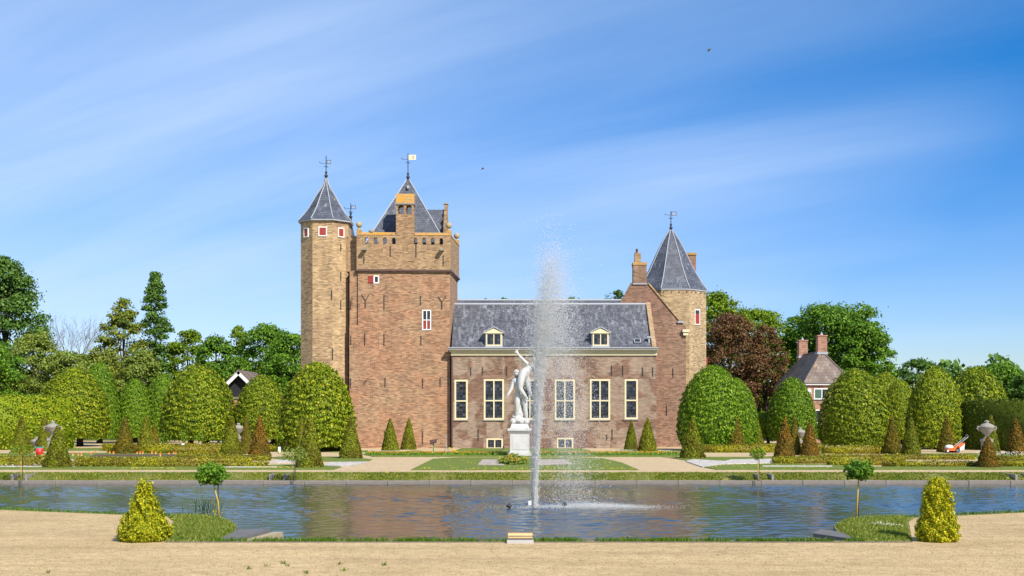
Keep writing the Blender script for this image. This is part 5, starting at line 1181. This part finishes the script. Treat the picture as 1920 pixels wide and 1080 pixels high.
# ---------------------------------------------------------------- urns
def urn(px, top, base_y, Y, label, hpx, pedestal=True):
    sc = Y/F; x = X(px,Y); e = empty('garden_urn', (x,Y,0), label, 'urn', 'stone urns of the garden'); zt = Z(top,Y); k = hpx*sc/1.0; zb = zt-k
    prof = [(.20,0),(.20,.05),(.10,.09),(.085,.17),(.14,.24),(.27,.36),(.34,.50),(.37,.56),(.40,.58),(.40,.62)]
    MB().lathe([(r*k, z*k) for r, z in prof], (x,Y,zb), 16).build('bowl', M['stone'], e, True)
    MB().lathe([(r*k, z*k) for r, z in ((.41,.622),(.40,.66),(.34,.74),(.22,.81),(.10,.85),(.09,.88),(.14,.92),(.12,.97),(.03,1.0))], (x,Y,zb), 16).build('lid', M['stone'], e, True)
    for s in (-1, 1): MB().tube([(x+s*.35*k,Y,zb+.63*k),(x+s*.5*k,Y,zb+.66*k),(x+s*.53*k,Y,zb+.58*k),(x+s*.42*k,Y,zb+.46*k),(x+s*.31*k,Y,zb+.44*k)], .042*k, 6).build('handle', M['stone'], e, True)
    w = .26*k
    MB().box(x-w,x+w,Y-w,Y+w,zb-.16*k,zb-.002).box(x-w*.85,x+w*.85,Y-w*.85,Y+w*.85,.1,zb-.16*k-.001).box(x-w*1.1,x+w*1.1,Y-w*1.1,Y+w*1.1,-.05,.099).build('pedestal', M['stone'], e)
urn(1850,788,850,57,'grey stone urn with handles above the withered orange cone',35)
urn(99,789,850,58,'pale stone urn with handles half hidden by the dark yew cone',32)
urn(447,793,850,74,'grey stone urn between the bright green and slim rust cones',26)
urn(1895,790,850,76,'grey stone urn mostly hidden by the brownish cone at the tall hedge',26)
urn(1500,801,845,78,'small stone urn just showing behind the trio of yew cones',26)
urn(68,819,850,76,'small pale urn half hidden behind a cone at the hornbeam hedge',24)

# ---------------------------------------------------------------- lawn mower
x, Y = G(1788,849); mo = empty('lawn_mower', (x,Y,.03), 'orange lawn mower with white grass box parked on the lawn', 'lawn mower')
def mw(u): return x + u
dk = [(-.52,.10),(-.46,.20),(-.25,.24),(.0,.30),(.32,.50),(.56,.56),(.56,.50),(.30,.30),(.22,.09)]
n_ = len(dk); z0 = .03
MB().add([(mw(a),Y-.25,b+z0) for a,b in dk]+[(mw(a),Y+.25,b+z0) for a,b in dk], [tuple(range(n_)), tuple(range(n_,2*n_))[::-1]]+[(i,(i+1)%n_,n_+(i+1)%n_,n_+i) for i in range(n_)]).build('deck', M['orange'], mo)
gb_ = [(.26,.10),(.54,.16),(.57,.50),(.31,.30)]
MB().add([(mw(a),Y-.22,b+z0) for a,b in gb_]+[(mw(a),Y+.22,b+z0) for a,b in gb_], [(0,1,2,3),(7,6,5,4)]+[(i,(i+1)%4,4+(i+1)%4,4+i) for i in range(4)]).build('grass_box', M['white_plastic'], mo)
MB().lathe([(.20,.22),(.22,.27),(.20,.36),(.13,.42),(.02,.44)], (mw(-.26),Y,z0), 12, sx=1.15).build('engine_cover', M['white_plastic'], mo, True)
MB().lathe([(.21,.17),(.23,.2),(.23,.268)], (mw(-.24),Y,z0), 12, sx=1.2).build('engine_base', M['grey_plastic'], mo)
for u, r in ((-.44,.09),(.14,.115)):
    for s in (-1, 1):
        w_ = MB(); rs = []
        for yy in (-.03,.03): rs.append([(mw(u)+r*math.cos(t), Y+s*.285+yy, z0+r+r*math.sin(t)) for t in np.linspace(0,2*math.pi,15)[:-1]])
        o = w_.rings(rs).build('wheel', M['black'], mo)
        rs = [[(mw(u)+r*.62*math.cos(t), Y+s*.285+yy, z0+r+r*.62*math.sin(t)) for t in np.linspace(0,2*math.pi,13)[:-1]] for yy in (-.036,.036)]
        MB().rings(rs).build('hub', M['cane'] if 0 else M['white_plastic'], o)
for s in (-1, 1): MB().tube([(mw(-.02),Y+s*.2,z0+.26),(mw(.5),Y+s*.2,z0+.68),(mw(.78),Y+s*.19,z0+.90)], .022, 6).build('handle_bar', M['steel'], mo)
MB().tube([(mw(.78),Y-.19,z0+.90),(mw(.83),Y-.12,z0+.95),(mw(.83),Y+.12,z0+.95),(mw(.78),Y+.19,z0+.90)], .026, 6).build('handle_grip', M['black'], mo)
MB().tube([(mw(.80),Y-.16,z0+.92),(mw(.74),Y-.1,z0+1.02),(mw(.74),Y+.1,z0+1.02),(mw(.80),Y+.16,z0+.92)], .014, 6).build('brake_bar', M['grey_plastic'], mo)

# ---------------------------------------------------------------- lectern, sprinklers, pond sign
x, Y = G(812.5,850); le = empty('info_lectern', (x,Y,0), 'green information lectern on a post before the square tower', 'lectern')
MB().box(x-.035,x+.035,Y-.035,Y+.035,-.1,.62).build('post', M['sign_green'], le)
MB().obox((x,Y-.02,.68), (.2,0,.03), (0,.16,.09), (0,-.012,.022)).build('panel', M['brown_iron'], le)
for px, py, hose, lb in ((837,853,True,'sprinkler tripod with a yellow hose on the marigold lawn strip'),(944,853,False,'sprinkler tripod beside the statue pedestal')):
    x, Y = G(px,py); e = empty('sprinkler', (x,Y,.03), lb, 'sprinkler', 'lawn sprinklers')
    for a in (0.4, 2.5, 4.6): MB().tube([(x,Y,.42),(x+.36*math.cos(a),Y+.36*math.sin(a),.03)], .013, 5).build('leg', M['steel'], e)
    MB().tube([(x,Y,.36),(x,Y,1.05)], .012, 6).build('riser', M['steel'], e)
    MB().lathe([(.03,0),(.05,.04),(.03,.1)], (x,Y,.40), 8).build('joint', M['grey_plastic'], e)
    MB().box(x-.05,x+.05,Y-.02,Y+.02,1.05,1.1).build('nozzle', M['grey_plastic'], e)
    if hose: tag(MB().tube([(x+.03,Y,.40),(x+.2,Y-.1,.40),(x+.45,Y-.35,.26),(x+.72,Y-.6,.07),(x+.95,Y-.75,.055)], .022, 6).build('garden_hose', M['yellow_hose'], None, True), 'yellow garden hose curving down from the sprinkler', 'hose')
x, Y = G(975.5,1019.5); sg = empty('pond_sign', (x,Y,0), 'low slanted sign with a brown printed panorama at the pond edge', 'sign')
k = Y/F; M['sign_base'] = plain('sign_base', (.44,.42,.40), .6)
MB().box(x-25*k,x+25*k,Y+.0,Y+.10,-.02,.062).build('base', M['sign_base'], sg)
pn = Vector((0,-.83,.55)).normalized(); up = Vector((0,.55,.83)).normalized()
MB().obox(Vector((x,Y+.06,.07))+up*.065, Vector((24.5*k,0,0)), up*.062, pn*.008).build('panel_frame', M['brown_iron'], sg)
MB().obox(Vector((x,Y+.06,.07))+up*.065+pn*.0105, Vector((23.2*k,0,0)), up*.054, pn*.002).build('printed_panel', M['panel'], sg)

# ---------------------------------------------------------------- statue
Yst = 65.7; stx = X(974.5,Yst); st = empty('statue', (stx,Yst,0), 'white marble statue of a man carrying a figure with raised arm on a pedestal', 'statue')
def SZ(zx, zy, dy=0): return Vector((X(930+zx/5.144,Yst), Yst+dy, Z(650+zy/5.144,Yst)))
zp = Z(803,Yst); hw_ = .60
MB().box(stx-hw_*1.02,stx+hw_*1.02,Yst-hw_,Yst+hw_,0,.16).box(stx-hw_*.93,stx+hw_*.93,Yst-hw_*.93,Yst+hw_*.93,.161,.24).box(stx-hw_*.86,stx+hw_*.86,Yst-hw_*.86,Yst+hw_*.86,.241,zp-.26).box(stx-hw_*.92,stx+hw_*.92,Yst-hw_*.92,Yst+hw_*.92,zp-.259,zp-.20).box(stx-hw_*.99,stx+hw_*.99,Yst-hw_*.99,Yst+hw_*.99,zp-.199,zp-.13).box(stx-hw_*1.08,stx+hw_*1.08,Yst-hw_*1.08,Yst+hw_*1.08,zp-.129,zp).build('pedestal', M['marble'], st)
MB().box(stx-hw_*.66,stx+hw_*.66,Yst-hw_*.86-.018,Yst-hw_*.86+.01,.36,zp-.38).build('pedestal_panel', M['marble'], st)
# rocky base
mb = MB(); rr_ = random.Random(4)
MB().prism([(stx-hw_*.85,Yst-hw_*.8),(stx+hw_*.85,Yst-hw_*.8),(stx+hw_*.85,Yst+hw_*.8),(stx-hw_*.85,Yst+hw_*.8)], zp+.001, zp+.24, [(stx-hw_*.72,Yst-hw_*.65),(stx+hw_*.72,Yst-hw_*.65),(stx+hw_*.72,Yst+hw_*.65),(stx-hw_*.72,Yst+hw_*.65)]).build('base_slab', M['marble'], st)
for cx_, cy_, cz_, r in ((165,-.2,718,.17),(205,-.1,700,.2),(255,.05,715,.22),(290,0,720,.2),(235,.15,650,.24),(180,.1,670,.12),(250,.22,610,.2)):
    p = SZ(cx_, cz_, cy_); mb.lathe([(r*math.cos(t)*rr_.uniform(.85,1.1), r*.85*math.sin(t)) for t in np.linspace(-1.45,1.45,7)], p, 10, rr_.uniform(0,1))
mb.v = [(a+rr_.uniform(-.03,.03), b+rr_.uniform(-.03,.03), c+rr_.uniform(-.03,.03)) for a,b,c in mb.v]
mb.build('rock', M['marble'], st, False)
def skin(name, joints, edges, parent, mat, sub=2):
    me = bpy.data.meshes.new(name); off = parent.location
    me.from_pydata([tuple(Vector(j[0])-off) for j in joints], edges, []); o = link(name, me, parent)
    md = o.modifiers.new('skin', 'SKIN'); md.use_smooth_shade = True; md.branch_smoothing = .3
    for i, j in enumerate(joints):
        r = j[1]; r = tuple(q*1.34 for q in r) if isinstance(r, tuple) else r*1.34; me.skin_vertices[0].data[i].radius = r if isinstance(r, tuple) else (r, r)
    me.skin_vertices[0].data[0].use_root = True
    sb = o.modifiers.new('sub', 'SUBSURF'); sb.levels = sub; sb.render_levels = sub
    me.materials.append(mat); return o
J = [(SZ(228,455),(.20,.17)),(SZ(222,415),(.19,.16)),(SZ(208,365),(.24,.18)),(SZ(203,325),(.25,.17)),(SZ(203,298),.09),(SZ(198,272),.095),
     (SZ(172,330,-.03),.115),(SZ(152,395,-.08),.085),(SZ(145,415,-.10),.075),(SZ(120,462,-.16),.055),
     (SZ(243,318,.04),.115),(SZ(270,370,.1),.085),(SZ(285,330,-.08),.065),
     (SZ(207,480,-.05),.15),(SZ(205,535,-.10),.135),(SZ(204,595,-.08),.095),(SZ(196,640,.02),.09),(SZ(190,685,.08),.055),
     (SZ(262,480,.02),.15),(SZ(278,540,-.02),.135),(SZ(283,605,-.02),.095),(SZ(290,655,.02),.09),(SZ(292,700,.02),.06),(SZ(275,715,-.14),.05),(SZ(175,695,-.06),.05)]
Eg = [(0,1),(1,2),(2,3),(3,4),(4,5),(3,6),(6,7),(7,8),(8,9),(3,10),(10,11),(11,12),(0,13),(13,14),(14,15),(15,16),(16,17),(0,18),(18,19),(19,20),(20,21),(21,22),(22,23),(17,24)]
for (a, b, c) in ((108,488,-.20),(100,478,-.16),(106,470,-.2),(99,496,-.18)): J.append((SZ(a,b,c),.02)); Eg.append((9,len(J)-1))
fg = skin('standing_figure', J, Eg, st, M['marble'])
hd = SZ(196,258); mb = MB().lathe([(.02,-.17),(.075,-.165),(.095,-.10),(.115,-.02),(.125,.06),(.115,.12),(.07,.17),(.01,.185)], hd, 14, sx=1.05, sy=.95)
mb.obox(hd+Vector((-.13,-.02,-.02)), (.035,0,.0), (0,.02,0), (.012,0,.035)); mb.obox(hd+Vector((-.11,-.02,-.09)), (.02,0,0), (0,.03,0), (0,0,.008)); mb.obox(hd+Vector((-.115,-.05,.015)), (.01,0,0), (0,.02,0), (0,0,.008)); mb.obox(hd+Vector((-.02,-.125,-.02)), (.022,0,0), (0,.012,0), (0,0,.035))
mb.build('head', M['marble'], st, True)
mb = MB(); r3 = random.Random(9)
for k in range(46):
    a, b = r3.uniform(0,6.28), r3.uniform(.1,1.4); p = hd + Vector((.13*math.cos(a)*math.cos(b)+.015,.125*math.sin(a)*math.cos(b),.05+.145*math.sin(b))); mb.lathe([(.03*math.cos(t), .03*math.sin(t)) for t in np.linspace(-1.4,1.4,4)], p, 6)
mb.build('curly_hair', M['marble'], st, True)
J = [(SZ(283,248,-.20),(.25,.22)),(SZ(305,222,-.2),(.2,.17)),(SZ(330,198,-.14),(.21,.17)),(SZ(348,185,-.1),.15),(SZ(358,168,-.1),.07),(SZ(362,155,-.1),.075),
     (SZ(325,185,-.22),.10),(SZ(292,160,-.25),.08),(SZ(262,130,-.25),.068),(SZ(225,90,-.25),.052),(SZ(205,62,-.25),.036),
     (SZ(370,215,-.05),.09),(SZ(380,270,0),.065),(SZ(365,320,.05),.045),
     (SZ(252,272,-.30),.19),(SZ(240,325,-.36),.17),(SZ(232,392,-.40),.115),(SZ(236,418,-.40),.105),(SZ(262,452,-.34),.095),(SZ(298,498,-.28),.045),(SZ(306,515,-.36),.035),
     (SZ(292,275,-.10),.15),(SZ(300,330,-.12),.13),(SZ(305,390,-.1),.09),(SZ(330,440,0),.07),(SZ(345,480,.05),.045)]
Eg = [(0,1),(1,2),(2,3),(3,4),(4,5),(3,6),(6,7),(7,8),(8,9),(9,10),(3,11),(11,12),(12,13),(0,14),(14,15),(15,16),(16,17),(17,18),(18,19),(19,20),(0,21),(21,22),(22,23),(23,24),(24,25)]
for (a, b, c) in ((183,42,-.25),(192,32,-.27),(203,28,-.24),(212,38,-.22),(178,55,-.26)): J.append((SZ(a,b,c),.017)); Eg.append((10,len(J)-1))
skin('carried_figure', J, Eg, st, M['marble'])
hd = SZ(366,135,-.1); mb = MB().lathe([(.02,-.15),(.07,-.15),(.09,-.08),(.11,0),(.12,.06),(.10,.13),(.05,.17),(.01,.18)], hd, 12)
mb.obox(hd+Vector((-.115,-.02,-.02)), (.03,0,0), (0,.018,0), (.01,0,.03)); mb.build('carried_head', M['marble'], st, True)
# drapery falling between the legs
mb = MB().tube([SZ(238,470,.12),SZ(236,540,.16),SZ(226,620,.14),SZ(215,680,.08),SZ(235,730,.05)], [.10,.15,.17,.19,.16], 9); mb.build('drapery', M['marble'], st, True)

# ---------------------------------------------------------------- fountain
fx, fy = G(1003,951,-.3); fo = empty('fountain', (fx,fy,-.3), 'tall white fountain jet blowing spray sideways over the pond', 'fountain')
def tets(P, s):
    n = len(P); b4 = np.array([(1,1,1),(1,-1,-1),(-1,1,-1),(-1,-1,1)])*.62; rg = np.random.default_rng(5)
    A = np.linalg.qr(rg.normal(0,1,(n,3,3)))[0]; V = np.einsum('nij,kj->nki', A, b4)*np.asarray(s)[:,None,None] + P[:,None,:]
    b = np.arange(n)*4; return V.reshape(-1,3), np.concatenate([np.stack([b+i,b+j,b+k],1) for i,j,k in ((0,1,2),(0,2,3),(0,3,1),(1,3,2))])
def sim(n, seed, v0, spread, wind, dlo, dhi, dt=.02):
    rg = np.random.default_rng(seed); age = rg.uniform(0,1,n); T = 3.3; s = rg.uniform(dlo, dhi, n)
    vz = v0*rg.uniform(.58,1.0,n)**.5*(1 + rg.normal(0,.02,n)); vx = rg.normal(.026,spread,n)*v0; vy = rg.normal(0,spread,n)*v0
    p = np.zeros((n,3)); life = age*T; k = np.minimum(.16*(.012/s), .32); steps = int(T/dt); W_ = wind
    for i in range(steps):
        a = life > i*dt; wx = W_*np.clip(p[:,2]/4,0.15,1.6); 
        ax = -k*(vx-wx); ay = -k*vy; az = -9.81 - .35*k*vz*np.abs(vz)*.25
        vx = np.where(a, vx+ax*dt, vx); vy = np.where(a, vy+ay*dt, vy); vz = np.where(a, vz+az*dt, vz)
        p += np.where(a[:,None], np.stack([vx,vy,vz],1)*dt, 0)
    ok = p[:,2] > .01; return p[ok], s[ok]
pa, sa = sim(125000, 11, 13.05, .017, .95, .0026, .0066); pb, sb_ = sim(3200, 13, 13.3, .020, .9, .007, .013)
p1, s1 = np.vstack([pa, pb]), np.concatenate([sa, sb_])
p1[:,0] -= .105*p1[:,2]*0
up_ = np.array([fx, fy, -.3])
V, T = tets(p1, s1*1.5)
link('spray', npmesh('spray', V, T, M['spray']), fo)['kind'] = 'stuff'
# dense rising jet
rg = np.random.default_rng(12); n = 17000; h = rg.uniform(0,1,n)**1.25*5.6; rad = .05 + .018*h + .007*h*h; a = rg.uniform(0,6.28,n); q = np.abs(rg.normal(0,.95,n))*(1+.25*np.sin(h*5.3+np.cos(a)*2))
fil = rg.integers(0,90,n); fa = rg.uniform(0,6.28,90)[fil]; fq = np.abs(rg.normal(0,.9,90))[fil]; a = np.where(rg.uniform(0,1,n) < .6, fa + rg.normal(0,.12,n) + .25*h, a); q = np.where(np.abs(a-fa-.25*h) < .5, fq + rg.normal(0,.06,n), q); P = np.stack([rad*q*np.cos(a) + .008*h, rad*q*np.sin(a), h], 1); V, T = tets(P, rg.uniform(.006,.014,n)*np.interp(h,[0,3,6],[1.3,1.1,.9]))
link('jet', npmesh('jet', V, T, M['spray']), fo)['kind'] = 'stuff'
mb = MB(); core = [(.045, k*.09) for k in range(12)]; mb.lathe([(r*(1-.075*k), z) for k, (r, z) in enumerate(core)], (fx,fy,-.31), 10); mb.build('jet_core', M['spray'], fo, True)
# splash where the spray falls back
n = 7600; u = rg.normal(1.5,.85,n); w = rg.normal(0,.40,n); P = np.stack([u, w, np.abs(rg.normal(0,.05,n))*np.exp(-((u-1.5)/1.1)**2)+.012], 1)
V, T = octs(P, rg.uniform(.006,.013,n), .6); link('splash', npmesh('splash', V, T, M['spray']), fo)['kind'] = 'stuff'
for px, py, lb, m in ((955,953,'black pond lamp on the water, on the statue side of the jet','black'),(1058,951,'black pond lamp tilted beside the splashing spray','black')):
    x, y = G(px,py,-.3); e = empty('pond_lamp', (x,y,-.3), lb, 'lamp', 'underwater lamps around the jet')
    MB().tube([(x,y,-.5),(x,y,-.26)], .02, 6).build('stem', M['iron'], e); s = 1 if px > 1000 else -1
    MB().tube([(x-.04*s,y,-.27),(x+.05*s,y+.02,-.20)], [.05,.065], 8).build('housing', M['black'], e)
x, y = G(994,948,-.3); tag(MB().box(x-.05,x+.05,y-.04,y+.04,-.42,-.17).build('float_box', M['white_plastic'], origin=(x,y,-.3)), 'small white box floating beside the fountain jet', 'float')
# birds
for px, py, Y, a, lb in ((904,317,70,.5,'small dark bird gliding beyond the square tower spire'),(1328,95,60,.2,'small bird flying high in the blue sky')):
    c = W(px,py,Y); mb = MB(); 
    mb.tube([c+Vector((-.09,0,-.03)), c+Vector((-.03,0,0)), c+Vector((.05,0,.02)), c+Vector((.10,0,.03))], [.006,.025,.028,.008], 6)
    for s in (-1, 1): mb.add([c+Vector((-.02,0,.015)), c+Vector((.05,0,.02)), c+Vector((.04+.1,s*.12,.06)), c+Vector((.06,s*.24,.02)), c+Vector((-.02,s*.13,.05))], [(0,1,2,3,4)])
    tag(mb.build('bird', M['grey_plastic'], origin=c), lb, 'bird')
